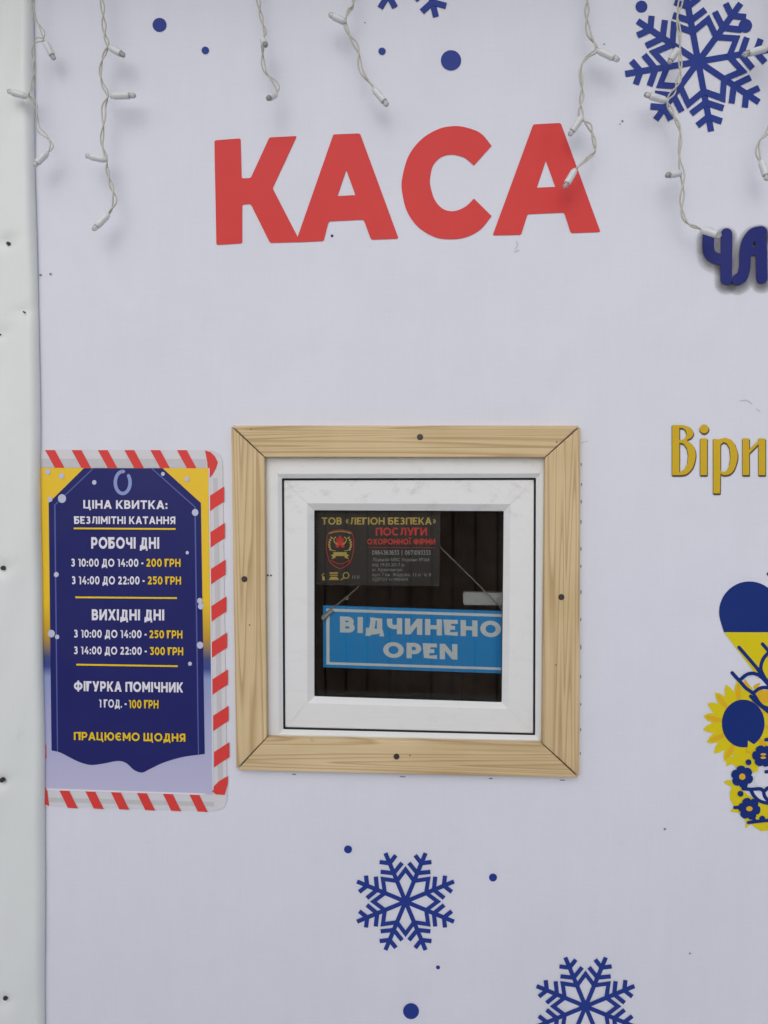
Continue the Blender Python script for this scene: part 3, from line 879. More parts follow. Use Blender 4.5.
L2 = L1 - 0.0003
mb = MB(); mb.px([(24, 467.8), (208.3, 468.3), (212.5, 794.5), (46.5, 789.3), (40.5, 600), (24, 600)], L2)
mb.build('background', M['price_bg'], price, fix=False)
mb = MB(); stroke(mb, [(209.0, 468), (213, 790)], 1.0, L2 - 0.00005, cap=False); stroke(mb, [(46.5, 789.2), (205, 794.2)], 1.8, L2 - 0.00008, cap=False)
mb.build('white_edge', M['pwhite'], price, fix=False)
L3 = L2 - 0.0003
tagp = [(83.9, 468.1), (162.6, 468.2), (200.9, 503), (204.8, 754)] + [tuple(p) for p in spline([(204.8, 754), (183, 757), (164, 762.5), (150, 769), (142, 772.6), (134, 770), (126, 763), (117.5, 761), (104, 763.5), (91.5, 765), (82, 763), (73.7, 759.5), (60, 752.5), (51.5, 750.5)], 1.5)] + [(48.6, 503)]
mb = MB(); mb.px(tagp, L3); mb.build('navy_panel', M['navy'], price, fix=False)
L4 = L3 - 0.0002
mb = MB()
stroke(mb, [(93, 468.6), (54.8, 505), (57.5, 751)], 1.1, L4, cap=False); stroke(mb, [(152, 468.6), (195, 507), (198.5, 755)], 1.1, L4, cap=False)
mb.build('outline', M['lineblue'], price, fix=False)
mb = MB()
stroke(mb, ell(122.7, 482.5, 7.4, 11.0, 30, -38, 275), 3.4, L4 - 0.0001)
mb.build('ring', M['ringblue'], price, fix=False)
mb = MB()
for (x, y, r) in ((65, 117, 10), (115, 131, 10), (235, 155, 8), (117, 214, 15), (73, 217, 9), (486, 124, 7), (574, 143, 9), (604, 265, 12), (575, 412, 6), (96, 492, 9), (621, 588, 10), (625, 608, 11), (78, 708, 13), (99, 720, 8)):
    c = q1(x, y); mb = MB(); mb.px(ell(c[0], c[1], r / 3.657, r / 3.4, 14), L4 - 0.0002 - 0.00001 * (x % 7)); mb.build('snow_dot', M['snowdot'], price, fix=False)
for (x, y, r) in ((622, 92, 12), (585, 160, 7)):
    c = q2(x, y); mb = MB(); mb.px(ell(c[0], c[1], r / 3.657, r / 3.4, 14), L4 - 0.0002); mb.build('snow_dot', M['snowdot'], price, fix=False)
L5 = L4 - 0.0008
B1 = 0.205; BH = 0.225
line('lettering', M['pwhite'], price, 'ЦІНА КВИТКА:', 83.3, 167.4, 500.0, 508.6, L5, B1, 0.006)
line('lettering', M['pwhite'], price, 'БЕЗЛІМІТНІ КАТАННЯ', 74.3, 175.3, 516.3, 523.9, L5, B1, 0.002)
line('lettering', M['pwhite'], price, 'РОБОЧІ ДНІ', 91.2, 159.2, 537.1, 548.6, L5, BH, 0.002)
line('lettering', M['pwhite'], price, 'З 10:00 ДО 14:00 -', 71.0, 143.4, 558.6, 566.6, L5, B1, 0.003)
line('lettering', M['pwhite'], price, 'З 14:00 ДО 22:00 -', 71.6, 144.6, 576.2, 584.3, L5, B1, 0.003)
line('lettering', M['pwhite'], price, 'ВИХІДНІ ДНІ', 91.8, 164.2, 609.2, 620.2, L5, BH, 0.004)
line('lettering', M['pwhite'], price, 'З 10:00 ДО 14:00 -', 73.8, 146.6, 629.6, 637.6, L5, B1, 0.008)
line('lettering', M['pwhite'], price, 'З 14:00 ДО 22:00 -', 73.8, 146.8, 646.3, 654.2, L5, B1, 0.01)
line('lettering', M['pwhite'], price, 'ФІГУРКА ПОМІЧНИК', 73.9, 183.0, 680.9, 691.0, L5, BH, 0.014)
line('lettering', M['pwhite'], price, '1 ГОД. -', 98.9, 126.6, 699.3, 707.5, L5, B1, 0.01)
line('lettering', M['pyellow'], price, '200 ГРН', 146.2, 180.5, 558.7, 566.7, L5, B1, 0.004)
line('lettering', M['pyellow'], price, '250 ГРН', 147.6, 181.0, 576.4, 584.4, L5, B1, 0.004)
line('lettering', M['pyellow'], price, '250 ГРН', 149.3, 182.4, 630.2, 638.2, L5, B1, 0.008)
line('lettering', M['pyellow'], price, '300 ГРН', 149.8, 183.2, 647.0, 655.0, L5, B1, 0.01)
line('lettering', M['pyellow'], price, '100 ГРН', 128.7, 158.5, 699.8, 708.2, L5, B1, 0.01)
line('lettering', M['pyellow'], price, 'ПРАЦЮЄМО ЩОДНЯ', 73.9, 185.3, 731.8, 740.0, L5, B1, 0.016)
for (x0, x1, ya, yb) in ((73.7, 175.6, 528.4, 529.0), (75.3, 177, 597.3, 598.1), (76.4, 177.8, 664.6, 666.2)):
    mb = MB(); stroke(mb, [(x0, ya), (x1, yb)], 1.7, L5, cap=False); mb.build('rule', M['pyellow'], price, fix=False)

# ------------------------------------------------------------------ white cladding on the left
def edge(py):
    pts = [(-400, 26), (0, 33.5), (100, 34.5), (160, 35.2), (250, 37.2), (330, 39.2), (450, 40.5), (600, 43), (750, 45), (900, 45.2), (1024, 45.4), (1500, 50)]
    for (a, b), (c, d) in zip(pts, pts[1:]):
        if a <= py <= c:
            return b + (d - b) * (py - a) / (c - a)
    return 45


SCREWS = [(8.3, 243.5, 1.6), (0.0, 334.5, 0.8), (3.0, 568, 2.0), (2.0, 780, 2.2), (5.5, 998, 2.0), (24, 312, 0.7), (-40, 120, 2.0), (-40, 450, 2), (-40, 900, 2)]
mb = MB(); rows = list(range(-330, 1400, 5)); YF = -0.020
cross = []
for py in rows:
    e = P(edge(py) + 0.5 * math.sin(py / 37.0) * math.sin(py / 90.0), py, YB - 0.003)
    rad = 0.013
    sec = []
    for k in range(26):
        x = (P(0, py, YF).x - 0.03) + (e.x - rad - P(0, py, YF).x + 0.03) * k / 25
        y = YF
        for (sx, sy, sr) in SCREWS:
            c = P(sx, sy, YF); zz = P(0, py, YF).z
            d2 = (x - c.x) ** 2 + (zz - c.z) ** 2
            y += 0.0042 * sr / 2 * math.exp(-d2 / 0.011 ** 2) - 0.0008 * math.exp(-d2 / 0.03 ** 2)
            # creases running off to the side
            y += 0.0018 * math.exp(-((zz - c.z - 0.35 * (x - c.x)) / 0.006) ** 2) * math.exp(-d2 / 0.035 ** 2)
        y += 0.0012 * math.sin(py / 61.0 + k * 0.11) + 0.0007 * math.sin(py / 23.0 + k * 0.3)
        sec.append(Vector((x, y, e.z)))
    ylast = sec[-1].y
    for k in range(1, 9):
        a = math.pi / 2 * k / 8
        sec.append(Vector((e.x - rad + rad * math.sin(a), ylast + (YB - 0.003 - ylast) * (1 - math.cos(a)) * 1.0, e.z)))
    sec.append(Vector((e.x - 0.002, YB - 0.0003, e.z)))
    sec.insert(0, Vector((X0 - 0.02, YF, e.z))); sec.insert(0, Vector((X0 - 0.02, 0.3, e.z)))
    cross.append(sec)
n = len(cross[0])
base = 0; mb.v = [p for s_ in cross for p in s_]
for i in range(len(rows) - 1):
    for k in range(n - 1):
        mb.f.append((i * n + k, (i + 1) * n + k, (i + 1) * n + k + 1, i * n + k + 1)); mb.smooth.append(k > 1)
clad = mb.build('corner_cladding', M['cladding'], fix=True)
tag(clad, 'white coated corner cladding strip with small dark screws along the left edge', 'cladding')
for (sx, sy, sr) in SCREWS:
    ys = YF + 0.0006
    mb = MB(); c = P(sx, sy, ys)
    r = sr * 0.0017
    mb.tube([Vector((c.x, ys - 0.0022, c.z)), Vector((c.x, ys - 0.0015, c.z)), Vector((c.x, ys + 0.006, c.z))], r, 12, radii=[r * 0.75, r, r])
    mb.build('screw', M['screw'], clad)

# ------------------------------------------------------------------ wooden surround
YW = -0.018
T = dict(tl=(231, 425.5), tr=(580.5, 425.5), br=(579.5, 778), bl=(236, 770.5), itl=(264.3, 457), itr=(545.2, 457.3), ibr=(542.3, 743.8), ibl=(266.6, 737.8))
trim = thing('window_surround', P(407, 774, 0.0), 'pale pine board surround with mitred corners around the ticket window', 'window trim')
boards = (('tl', 'tr', 'itr', 'itl', 'x', 1.3, (1.5, 0, 0)), ('tr', 'br', 'ibr', 'itr', 'z', 5.1, (0, 1.5, 0)), ('bl', 'br', 'ibr', 'ibl', 'x', 8.2, (1.5, 0, 0)), ('tl', 'bl', 'ibl', 'itl', 'z', 2.6, (0, 1.5, 0)))
scr = {0: [(420.0, 437.0)], 1: [(561.3, 597)], 2: [(396.5, 756.5)], 3: [(244.4, 579)]}
for bi, (a, b, c, d, ax, seed, _) in enumerate(boards):
    q = [Vector(T[k]) for k in (a, b, c, d)]
    g = 0.75
    if ax == 'x':
        q[0].x += g * 1.4; q[1].x -= g * 1.4; q[2].x -= g * 0.6; q[3].x += g * 0.6
    else:
        q[0].y += g * 1.4; q[1].y -= g * 1.4; q[2].y -= g * 0.6; q[3].y += g * 0.6
    f_ = [P(p.x, p.y, YW) for p in q]; bk = [Vector((p.x, YB - 0.0006, p.z)) for p in f_]
    mb = MB(); mb.face(f_); mb.face(bk[::-1])
    for k in range(4):
        j = (k + 1) % 4; mb.face([f_[j], f_[k], bk[k], bk[j]])
    bd = mb.build('board', wood('pine_board', ax, seed, straight=(1.0, 1.15, 0.8, 0.7)[bi]), trim, bevel=0.0018, fix='closed')
    for (sx, sy) in scr[bi]:
        c_ = P(sx, sy, YW); mb = MB()
        mb.tube([Vector((c_.x, YW - 0.0011, c_.z)), Vector((c_.x, YW - 0.0008, c_.z)), Vector((c_.x, YW + 0.006, c_.z))], 0.0044, 16, radii=[0.0034, 0.0044, 0.0044])
        s = 0.0006
        mb.build('screw', M['screw'], bd)
for l in ([(236 + 8, 441), (237 + 8.5, 441.5)],):
    pass
# marks on the boards: nicks near the corners
for (bx, by, r) in ((556, 665, 0.9), (249.5, 625, 0.9), (410, 755.5, 0.9), (251, 429.3, 0.8), (556.8, 442, 0.9)):
    c_ = P(bx, by, YW - 0.0004); mb = MB(); mb.px(ell(bx, by, r, r * 0.8, 8), YW - 0.0003); mb.build('nick', M['stain'], trim, fix=False)
# grey dashes painting the shade of the gap along the surround
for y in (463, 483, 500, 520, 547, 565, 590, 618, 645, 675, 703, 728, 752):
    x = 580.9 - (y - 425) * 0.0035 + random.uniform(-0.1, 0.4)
    mb = MB(); l = random.uniform(2.2, 4.2); mb.px([(x, y), (x + 1.0, y + 0.2), (x + 1.1, y + l), (x + 0.1, y + l + 0.5)], Y1 - 0.0004); mb.build('gap_shade', M['gap_shade'], banner, fix=False)
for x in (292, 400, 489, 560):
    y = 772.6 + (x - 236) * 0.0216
    mb = MB(); l = random.uniform(3, 6); mb.px([(x, y), (x + l, y + 0.2), (x + l, y + 1.2), (x, y + 1.0)], Y1 - 0.0004); mb.build('gap_shade', M['gap_shade'], banner, fix=False)

# ------------------------------------------------------------------ window
win = thing('ticket_window', P(407, 735, 0.03), 'small square white PVC ticket window inside the pine surround', 'window')


def quad_loop(tl, tr, br, bl, y):
    return [P(*p, y) for p in (tl, tr, br, bl)]


def ring(loops, name, mat, parent, gap=0.0005):
    """mitred profile: consecutive loops joined side by side, hairline weld at every corner"""
    mb = MB()
    for s in range(4):
        j = (s + 1) % 4
        dirv = (loops[0][j] - loops[0][s]).normalized() * gap
        for A, B in zip(loops, loops[1:]):
            mb.face([A[s] + dirv, B[s] + dirv, B[j] - dirv, A[j] - dirv])
    # closing lip behind the weld so no daylight shows through
    for s in range(4):
        for A, B in zip(loops, loops[1:]):
            j = (s + 1) % 4
            dv = (loops[0][j] - loops[0][s]).normalized() * gap * 2; dp = (loops[0][s - 1] - loops[0][s]).normalized() * gap * 2
            off = Vector((0, 0.0006, 0))
            mb.face([A[s] + dv + off, B[s] + dv + off, B[s] + dp + off, A[s] + dp + off])
    return mb.build(name, mat, parent, fix=False)


def inset(q, d):
    (a, b), (c, e), (f, g_), (h, i) = q
    return ((a + d, b + d), (c - d, e + d), (f - d, g_ - d), (h + d, i - d))


FO = ((258, 450), (551, 450), (549, 750), (259, 746))            # frame outside, under the boards
FI = ((281.9, 478.3), (536.0, 477.8), (535.2, 735.2), (283.2, 729.2))
fB = inset(FI, -4.6)
y0 = -0.0045
ring([quad_loop(*FO, -0.0003), quad_loop(*FO, y0), quad_loop(*fB, y0), quad_loop(*inset(fB, 0.8), y0 + 0.0006), quad_loop(*FI, 0.0005), quad_loop(*FI, 0.06)],
     'frame', M['pvc_frame'], win)
GI = inset(FI, 0.2); SO = inset(FI, 2.1)
ring([quad_loop(*GI, 0.0075), quad_loop(*inset(FI, 0.9), 0.0068), quad_loop(*SO, 0.009), quad_loop(*SO, 0.05)], 'gasket', M['rubber'], win, 0.0)
SI = ((314.2, 510.2), (503.8, 511.0), (501.8, 702.2), (314.3, 696.2))
sB = inset(SI, -7.0)
ysf = 0.0055
ring([quad_loop(*SO, 0.06), quad_loop(*SO, ysf + 0.0012), quad_loop(*inset(SO, 0.7), ysf), quad_loop(*sB, ysf), quad_loop(*inset(sB, 0.8), ysf + 0.0007), quad_loop(*SI, 0.0125), quad_loop(*SI, 0.06)],
     'sash', M['pvc_sash'], win)
ring([quad_loop(*inset(SI, -0.4), 0.0150), quad_loop(*inset(SI, 0.5), 0.0175), quad_loop(*inset(SI, 0.8), 0.0212)], 'glazing_bead', M['rubber'], win, 0.0)
for ya in (0.0215, 0.0280):                              # double glazing
    mb = MB(); a, b = quad_loop(*inset(SI, -3), ya), quad_loop(*inset(SI, -3), ya + 0.0025)
    mb.face([a[0], a[3], a[2], a[1]]); mb.face(b)
    for k in range(4):
        j = (k + 1) % 4; mb.face([a[k], a[j], b[j], b[k]])
    mb.build('glass', M['glass'], win, fix='closed')
# two small fixings on the left of the frame
for (x, y) in ((268.0, 575.2), (271.0, 575.4)):
    mb = MB(); c_ = P(x, y, y0); mb.tube([c_ + Vector((0, -0.0012, 0)), c_ + Vector((0, 0.002, 0))], 0.0014, 10); mb.build('screw', M['screw'], win)
# inside handle, turned to lie across the pane
mb = MB()
hp = rounded([(463.0, 592.2), (516, 593.2), (516, 605.5), (463.4, 604.8)], [2.0, 1, 1, 2.0], 4)
yh = 0.052
mb.prism(hp, yh, yh + 0.014); mb.poly([[Vector((p.x, yh + 0.014, p.z)) for p in [P(a, b, yh) for a, b in reversed(hp)]]])
c_ = P(511, 599, yh); mb.box((c_.x - 0.012, yh + 0.0145, c_.z - 0.03), (c_.x + 0.014, 0.0602, c_.z + 0.03)) if False else None
mb.build('handle', M['handle'], win)

# ------------------------------------------------------------------ poster inside the pane
YQ = 0.0315
pw = lambda x, y: (310 + x / 3.84, 500 + y / 3.84)
pe = lambda x, y: (310 + x / 7.68, 505 + y / 7.68)
mb = MB(); mb.prism([(312, 508.6), (440.2, 509.0), (439.4, 586.2), (312, 584.8)], YQ, YQ + 0.0006)
l = [P(a, b, YQ) for a, b in ((312, 508.6), (440.2, 509.0), (439.4, 586.2), (312, 584.8))]
mb.face([Vector((p.x, YQ + 0.0006, p.z)) for p in l])
sp = mb.build('security_poster', M['poster_black'])
tag(sp, 'black poster with gold and red lettering and a shield, behind the window glass', 'poster')
yq = YQ - 0.0003
line('lettering', M['poster_gold'], sp, 'ТОВ «ЛЕГІОН БЕЗПЕКА»', 321.8, 436.3, 517.4, 524.6, yq, 0.19)
line('lettering', M['poster_red'], sp, 'ПОСЛУГИ', 375.8, 427.0, 527.6, 535.6, yq, 0.19); line('lettering', M['poster_red'], sp, 'ОХОРОННОЇ ФІРМИ', 367.2, 435.4, 538.8, 544.4, yq, 0.2)
mb = MB(); stroke(mb, [(368, 547.6), (435, 547.8)], 0.35, yq, cap=False)
mb.build('rule', M['poster_red'], sp, fix=False)
line('phone_number', M['poster_white'], sp, '0964363633  |  0671093333', 372, 430.6, 550.4, 554.8, yq, 0.14)
for s, x1, yy in (('Ліцензія МВС України №268', 429.5, 558.0), ('від 19.03.2017 р.', 405, 563.1), ('м. Кременчук', 402.5, 568.0), ('вул. Ген. Жадова, 12 офіс 8', 431, 573.0), ('ЄДРПОУ 41199804674', 408, 577.8)):
    small_print('address_line', M['poster_grey'], sp, s, 372.5, x1, yy, yy + 3.2, yq)
# shield
sh = [pe(*p) for p in ((145, 212), (185, 196), (232, 190), (280, 196), (322, 212))] + [tuple(p) for p in spline([pe(*p) for p in ((322, 212), (336, 270), (334, 350), (312, 430), (275, 470), (232, 490))], 1)][1:] + [tuple(p) for p in spline([pe(*p) for p in ((232, 490), (190, 470), (150, 430), (128, 350), (127, 270), (145, 212))], 1)][1:-1]
mb = MB(); stroke(mb, sh, 0.6, yq, closed=True)
cx = 231
for k in range(-2, 3):                                   # group of standing figures
    hx = cx + k * 21; hh = 250 + abs(k) * 14
    if abs(k) < 2:
        mb.px(ell(*pe(hx, hh), 1.5 if k == 0 else 1.1, 1.8 if k == 0 else 1.3, 10), yq - 0.00005 * abs(k))
        mb.px([pe(hx - 14, hh + 14), pe(hx + 14, hh + 14), pe(hx + 12, hh + 62), pe(hx - 12, hh + 62)], yq - 0.0001 - 0.00004 * (k + 2))
stroke(mb, spline([pe(158, 425), pe(232, 452), pe(306, 425)], 1), 0.6, yq)
mb.build('red_emblem', M['poster_red'], sp, fix=False)
mb = MB()
for s in (1, -1):                                        # wreath, wings and ribbon
    stroke(mb, spline([pe(cx + s * 36, 352), pe(cx + s * 66, 345), pe(cx + s * 82, 312), pe(cx + s * 80, 275), pe(cx + s * 62, 248)], 1), 0.7, yq)
    for k in range(6):
        t = k / 5.0; ax_, ay_ = cx + s * (52 + 34 * math.sin(math.pi * (0.25 + 0.6 * t))), 345 - 92 * t
        mb.px([pe(ax_ - s * 15, ay_ + 4), pe(ax_ - s * 4, ay_ - 9), pe(ax_ + s * 10, ay_ - 10), pe(ax_ + s * 0, ay_ + 5)], yq - 0.0001 - 0.00003 * k)
    stroke(mb, spline([pe(cx + s * 20, 300), pe(cx + s * 40, 290), pe(cx + s * 48, 262), pe(cx + s * 34, 246)], 1), 1.0, yq - 0.0003)
    mb.px([pe(cx + s * 38, 372), pe(cx + s * 70, 384), pe(cx + s * 56, 398), pe(cx + s * 68, 416), pe(cx + s * 34, 404)], yq - 0.00022)
mb.px([pe(178, 362), pe(284, 362), pe(276, 392), pe(186, 392)], yq - 0.0003)
stroke(mb, spline([pe(150, 218), pe(190, 207), pe(232, 203), pe(275, 207), pe(314, 218)], 1), 0.9, yq - 0.0001)
mb.build('gold_emblem', M['poster_gold'], sp, fix=False)
mb = MB()
k3 = lambda x, y: (310 + x / 14.62, 560 + y / 14.62)
stroke(mb, [k3(205, 195), k3(175, 225), k3(190, 250)], 0.8, yq); mb.px([k3(180, 240), k3(212, 240), k3(218, 298), k3(178, 298)], yq - 0.0001)
mb.px([k3(285, 180), k3(410, 180), k3(410, 200), k3(285, 200)], yq); mb.px([k3(290, 215), k3(405, 215), k3(405, 230), k3(290, 230)], yq)
mb.px([k3(300, 245), k3(395, 245), k3(425, 292), k3(275, 292)], yq)
stroke(mb, ell(*k3(527, 225), 2.9, 2.9, 18), 0.8, yq, closed=True); stroke(mb, [k3(497, 255), k3(455, 290)], 0.9, yq - 0.0001)
mb.build('icons', M['poster_gold'], sp, fix=False)
mb = MB()
for x in (625, 655, 690, 715):
    stroke(mb, [k3(x, 225), k3(x, 275)], 0.5, yq, cap=False)
mb.build('icons', M['poster_grey'], sp, fix=False)

# ------------------------------------------------------------------ hanging open sign
YS = 0.040
so = lambda x, y: (310 + x / 3.84, 590 + y / 3.84)
SL = 6.4 / 200
sq = [(323.0, 605.4), (524, 611.9), (524, 674.2), (323.2, 667.2)]
mb = MB(); mb.prism(sq, YS, YS + 0.003)
l = [P(a, b, YS) for a, b in sq]; mb.face([Vector((p.x, YS + 0.003, p.z)) for p in l])
sign = mb.build('open_sign', M['sign_blue']); tag(sign, 'blue hanging sign reading ВІДЧИНЕНО OPEN in white behind the window glass', 'sign')
ys = YS - 0.0004
mb = MB()
bq = lambda x0, x1, y0_, y1_: [(x0, y0_ + (x0 - 323) * SL), (x1, y0_ + (x1 - 323) * SL), (x1, y1_ + (x1 - 323) * SL), (x0, y1_ + (x0 - 323) * SL)]
mb.px(bq(326.3, 520.4, 608.4, 611.2), ys); mb.px(bq(326.3, 520.4, 661.8, 664.4), ys); mb.px(bq(326.3, 329.6, 611.25, 661.75), ys); mb.px(bq(517.4, 520.4, 611.25, 661.75), ys)
mb.build('border', M['sign_white'], sign, fix=False)
line('lettering', M['sign_white'], sign, 'ВІДЧИНЕНО', 340.0, 501.0, 616.4, 632.4, ys, 0.25, 0.030)
line('lettering', M['sign_white'], sign, 'OPEN', 383.2, 457.4, 642.0, 657.4, ys, 0.25, 0.030)
mb = MB()
for l in ([(326, 612.5, YS - 0.001), (340, 602.5, YS - 0.001), (345, 598.6, YS - 0.001), (358, 587, YS - 0.002), (392, 553, YS)],
          [(508, 615.0, YS - 0.001), (474, 580.5, YS - 0.001), (441, 548, YS - 0.001), (402, 509, YS)]):
    path = [P(*p) for p in l]
    mb.tube(spline(path, 0.004), 0.0010, 6)
c_ = P(346.5, 598.5, YS - 0.001)
mb.tube([c_ + Vector((math.cos(a) * 0.0022, -0.0008 * math.sin(3 * a), math.sin(a) * 0.002)) for a in [i * 0.7 for i in range(10)]], 0.0012, 6)
mb.build('cord', M['cord'], sign)
mb = MB()
p1, p2 = P(322.0, 619.0, YS - 0.004), P(333.0, 610.0, YS - 0.004)
mb.tube([p1 + (p2 - p1) * t for t in (0, 0.08, 0.3, 0.45, 0.75, 0.95, 1.0)], 0.003, 12, radii=[0.0015, 0.0042, 0.0042, 0.0028, 0.003, 0.003, 0.0015])
mb.build('hook', M['hook'], sign)

# ------------------------------------------------------------------ icicle light strands
YL = -0.036
lead_y = -64
STR = [
    ('short light strand hugging the white cladding edge, far left', [[(33, lead_y, 0), (33, 0, 0), (34.5, 18, 0), (43, 32, 0), (44, 40, -.004), (36, 41, -.004), (33, 52, 0), (34.5, 74, 0), (32, 88, 0), (28, 96, -.004), (32, 100, 0), (37, 112, 0), (39, 128, 0), (47, 137, 0), (51, 146, 0), (47, 153, 0)]],
     [((45, 41), (54.5, 60), .006), ((27, 96.5), (7, 91), -.004), ((48, 152), (33.5, 166.5), -.002)], 0.72),
    ('long twisted light strand above the price poster, four bulbs', [[(102, lead_y, 0), (102, 0, 0), (103, 20, 0), (106, 35, 0), (108, 46, 0), (102, 58, 0), (100, 70, 0), (103, 83, 0), (108, 95, 0), (103, 107, 0), (104, 125, 0), (102, 145, 0), (106, 159, 0), (107, 168, 0), (111, 182, 0), (114, 200, 0), (108.5, 214.5, 0)]],
     [((109, 47), (125, 56), -.003), ((110, 96), (136, 95.5), -.004), ((106.5, 160), (85, 155.5), -.004), ((109, 214), (92.5, 230.5), -.006)], 1.0),
    ('short light strand left of the КАСА lettering top, bulbs facing outwards', [[(257, lead_y, 0), (258, 0, 0), (262, 20, 0), (266, 32, 0), (263, 42, 0), (262, 58, 0), (265, 70, 0), (274, 80, 0), (277.5, 88, 0), (274, 94, -.002)]],
     [((262.5, 40), (265.8, 45.5), -.022), ((276, 94), (267.3, 98.8), -.018)], 1.0),
    ('slanting light strand over the first А of the red lettering', [[(356, lead_y, 0), (353, 0, 0), (349, 10, 0), (346, 22, 0), (350, 36, 0), (358, 52, 0), (362, 70, 0), (373, 88, 0)]],
     [((346, 22.5), (328.5, 14), -.004), ((373, 88), (388, 106), -.003)], 1.1),
    ('looped light strand crossing the last red А', [[(586, lead_y, 0), (587, 0, 0), (588, 20, 0), (589, 35, 0), (596, 49, 0), (588, 57, 0), (581, 70, 0), (581.5, 95, 0), (582, 116, 0), (589, 126, 0), (594, 143, 0), (595, 152, 0), (587, 160, 0), (576, 168, 0)]],
     [((597, 50), (619.5, 60.5), -.004), ((582.5, 116), (569, 136), .006), ((575.5, 169), (564, 188.5), -.004)], 1.1),
    ('long light strand passing over the big snowflake down to the blue letters', [[(682, lead_y, 0), (681, 0, 0), (678, 20, 0), (680, 50, 0), (681, 70, 0), (675, 88, 0), (668, 101, 0), (673, 112, 0), (679, 130, 0), (680, 155, 0), (682, 174, 0), (682, 190, 0), (683, 212, 0), (688, 224, 0), (701, 230, 0)]],
     [((678, 48), (668.5, 64), .006), ((667, 101), (644, 94), -.004), ((681, 173), (665.5, 175.5), -.012), ((701, 229.5), (721.5, 236), -.004)], 1.0),
    ('light strand at the right edge of the photo, partly cut off', [[(777, lead_y, 0), (775, 0, 0), (773, 25, 0), (771, 47, 0), (776, 70, 0), (774, 100, 0), (768, 129, 0), (759.5, 141, 0), (758.5, 152, 0), (761, 161, 0)]],
     [((769, 47.5), (742, 55), -.004), ((761, 160), (767.5, 180.5), -.006)], 1.0),
]


def bulb(strand, a, b, dy):
    A, B = P(*a, YL - 0.001), P(*b, YL + dy)
    if (B - A).length < 0.02:                        # seen end on: reach out towards the viewer
        B = A + (B - A) + Vector((0, -0.022, 0))
    d = B - A; u = 0.00148
    prof = [(0.0, 1.2), (0.03, 2.3), (0.10, 2.5), (0.13, 3.1), (0.17, 3.25), (0.66, 3.3), (0.71, 3.3), (0.735, 3.1), (0.74, 2.2)]
    mb = MB(); mb.tube([A + d * t for t, _ in prof], 1, 14, radii=[r * u for _, r in prof])
    o = mb.build('bulb', M['bulb'], strand)
    tp = [(0.742, 2.5), (0.78, 2.6), (0.88, 2.55), (0.94, 2.2), (0.98, 1.4), (1.0, 0.4)]
    mb = MB(); mb.tube([A + d * t for t, _ in tp], 1, 14, radii=[r * u for _, r in tp])
    mb.build('led_tip', M['tip'], o)


for si, (lab, paths, bulbs, thick) in enumerate(STR):
    p0 = paths[0][0]
    root = thing('light_strand', P(p0[0], p0[1], YL), lab, 'fairy lights', 'icicle light strands hanging over the banner')
    mb = MB()
    for pth in paths:
        raw = spline([P(a, b, YL + c) for a, b, c in pth], 0.0022)
        s = 0.0; ph = random.uniform(0, 6.28)
        A, B = [], []
        for k, p in enumerate(raw):
            if k: s += (raw[k] - raw[k - 1]).length
            t = (raw[min(k + 1, len(raw) - 1)] - raw[max(k - 1, 0)]).normalized()
            n1 = t.cross(Vector((0, -1, 0))).normalized(); n2 = t.cross(n1)
            ang = ph + 2 * math.pi * s / 0.056 + 1.2 * math.sin(s * 33 + si)
            rr = 0.0015 + 0.0013 * (0.5 + 0.5 * math.sin(s * 47 + si * 2.1))
            wob = n1 * 0.0012 * math.sin(s * 90 + si) 
            endf = min(1.0, (len(raw) - 1 - k) / 6.0 + 0.25)
            off = (n1 * math.cos(ang) + n2 * math.sin(ang) * 0.8) * rr * endf
            A.append(p + off + wob); B.append(p - off + wob)
        mb.tube(A, 0.00118 * thick, 7); mb.tube(B, 0.00118 * thick, 7)
    mb.build('cable', M['wire'], root)
    for (a, b, dy) in bulbs:
        bulb(root, a, b, dy)
# the lead the strands hang from, clipped along the eave above the photo
mb = MB()
pl = [P(x, lead_y - 2 + 3 * math.sin(x / 60.0), YL) for x in range(-260, 1700, 12)]
mb.tube(pl, 0.0024, 8)
lead = mb.build('light_lead', M['wire']); tag(lead, 'cream lead wire running along the eave above the hanging light strands', 'cable')
zl = P(400, lead_y, YL).z
mb = MB(); mb.box((X0 - 0.02, -0.085, zl + 0.012), (X1, -0.0005 + YB, ZT)); ev = mb.build('eave_board', M['eave'], kiosk)

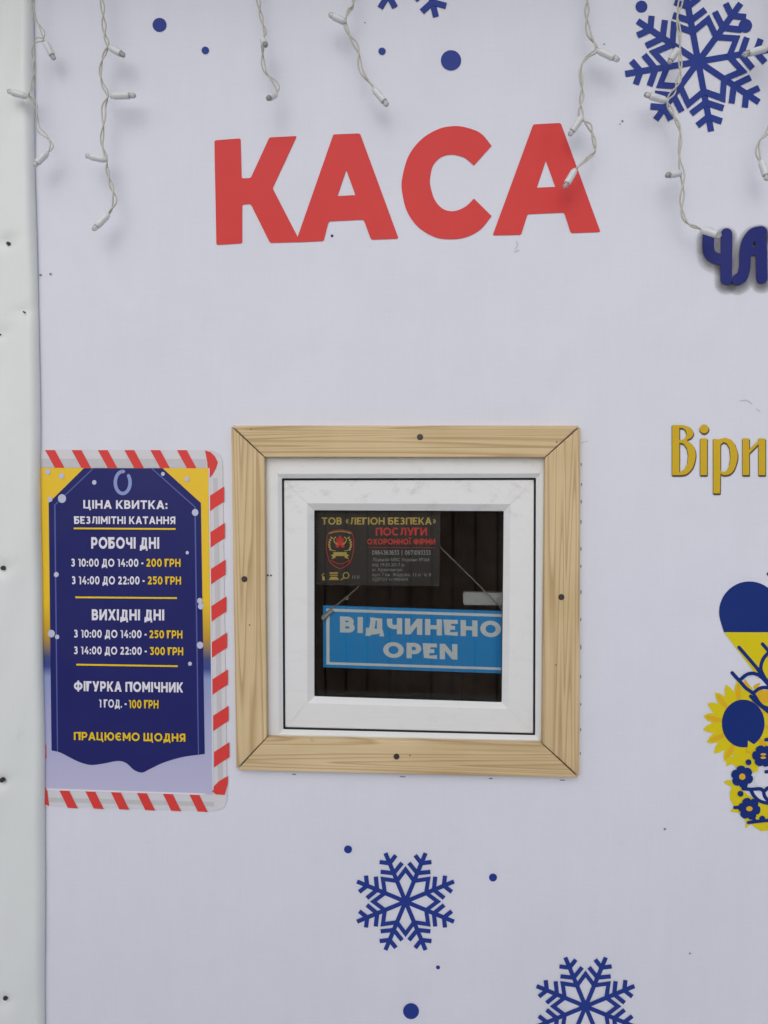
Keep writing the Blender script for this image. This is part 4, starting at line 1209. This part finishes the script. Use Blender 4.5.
# ------------------------------------------------------------------ what the glass mirrors: the fence across the path
FY = -3.4
fence = thing('plank_fence', (0.3, FY, 0), 'tall brown plank fence standing across the path from the kiosk', 'fence')
mb = MB(); x = -6.0
rnd = random.Random(4)
while x < 6.5:
    w_ = 0.118 + rnd.uniform(-0.006, 0.006); h = 1.47 + rnd.uniform(-0.012, 0.012)
    mb.box((x, FY - 0.022, 0.14), (x + w_, FY + rnd.uniform(-0.003, 0.003), h)); x += w_ + 0.016
mb.build('planks', M['fence'], fence)
mb = MB(); mb.box((-6, FY - 0.034, 0.14), (6.5, FY - 0.024, 1.45)); mb.build('backing', M['bench'], fence)
for z in (0.35, 1.2):
    mb = MB(); mb.box((-6, FY - 0.075, z), (6.5, FY - 0.036, z + 0.09)); mb.build('rail', M['fence'], fence)
for x in (-5.8, -3.8, -1.8, 0.2, 2.2, 4.2, 6.2):
    mb = MB(); mb.box((x, FY - 0.165, 0), (x + 0.09, FY - 0.077, 1.45)); mb.build('post', M['fence'], fence)
# ------------------------------------------------------------------ light
sv = Vector((-0.10, -0.85, 0.58)).normalized()
elev = math.asin(sv.z); azim = math.atan2(sv.x, sv.y)
world = bpy.data.worlds.new('World'); scene.world = world; world.use_nodes = True
nt = world.node_tree; bg = nt.nodes['Background']
sky = nt.nodes.new('ShaderNodeTexSky'); sky.sky_type = 'NISHITA'; sky.sun_disc = False
sky.sun_elevation = elev; sky.sun_rotation = azim
sky.air_density = 1.0; sky.dust_density = 2.0; sky.ozone_density = 1.0
hs = nt.nodes.new('ShaderNodeHueSaturation'); hs.inputs['Saturation'].default_value = 0.42   # cloud cover greys the sky
nt.links.new(sky.outputs[0], hs.inputs['Color']); nt.links.new(hs.outputs[0], bg.inputs[0])
bg.inputs[1].default_value = 0.115
sd = bpy.data.lights.new('sun', 'SUN'); sd.energy = 0.5; sd.angle = R(62); sd.color = (1.0, 0.985, 0.96)
so_ = bpy.data.objects.new('sun', sd); col.objects.link(so_)
so_.rotation_euler = sv.to_track_quat('Z', 'Y').to_euler(); so_.location = (-3, -6, 5)

scene.view_settings.view_transform = 'Standard'; scene.view_settings.look = 'None'
scene.view_settings.gamma = 1.0; scene.view_settings.use_curve_mapping = False
scene.view_settings.exposure = 0.10
scene.cycles.max_bounces = 8; scene.cycles.transparent_max_bounces = 48
scene.cycles.caustics_reflective = False; scene.cycles.caustics_refractive = False
scene.cycles.use_denoising = True
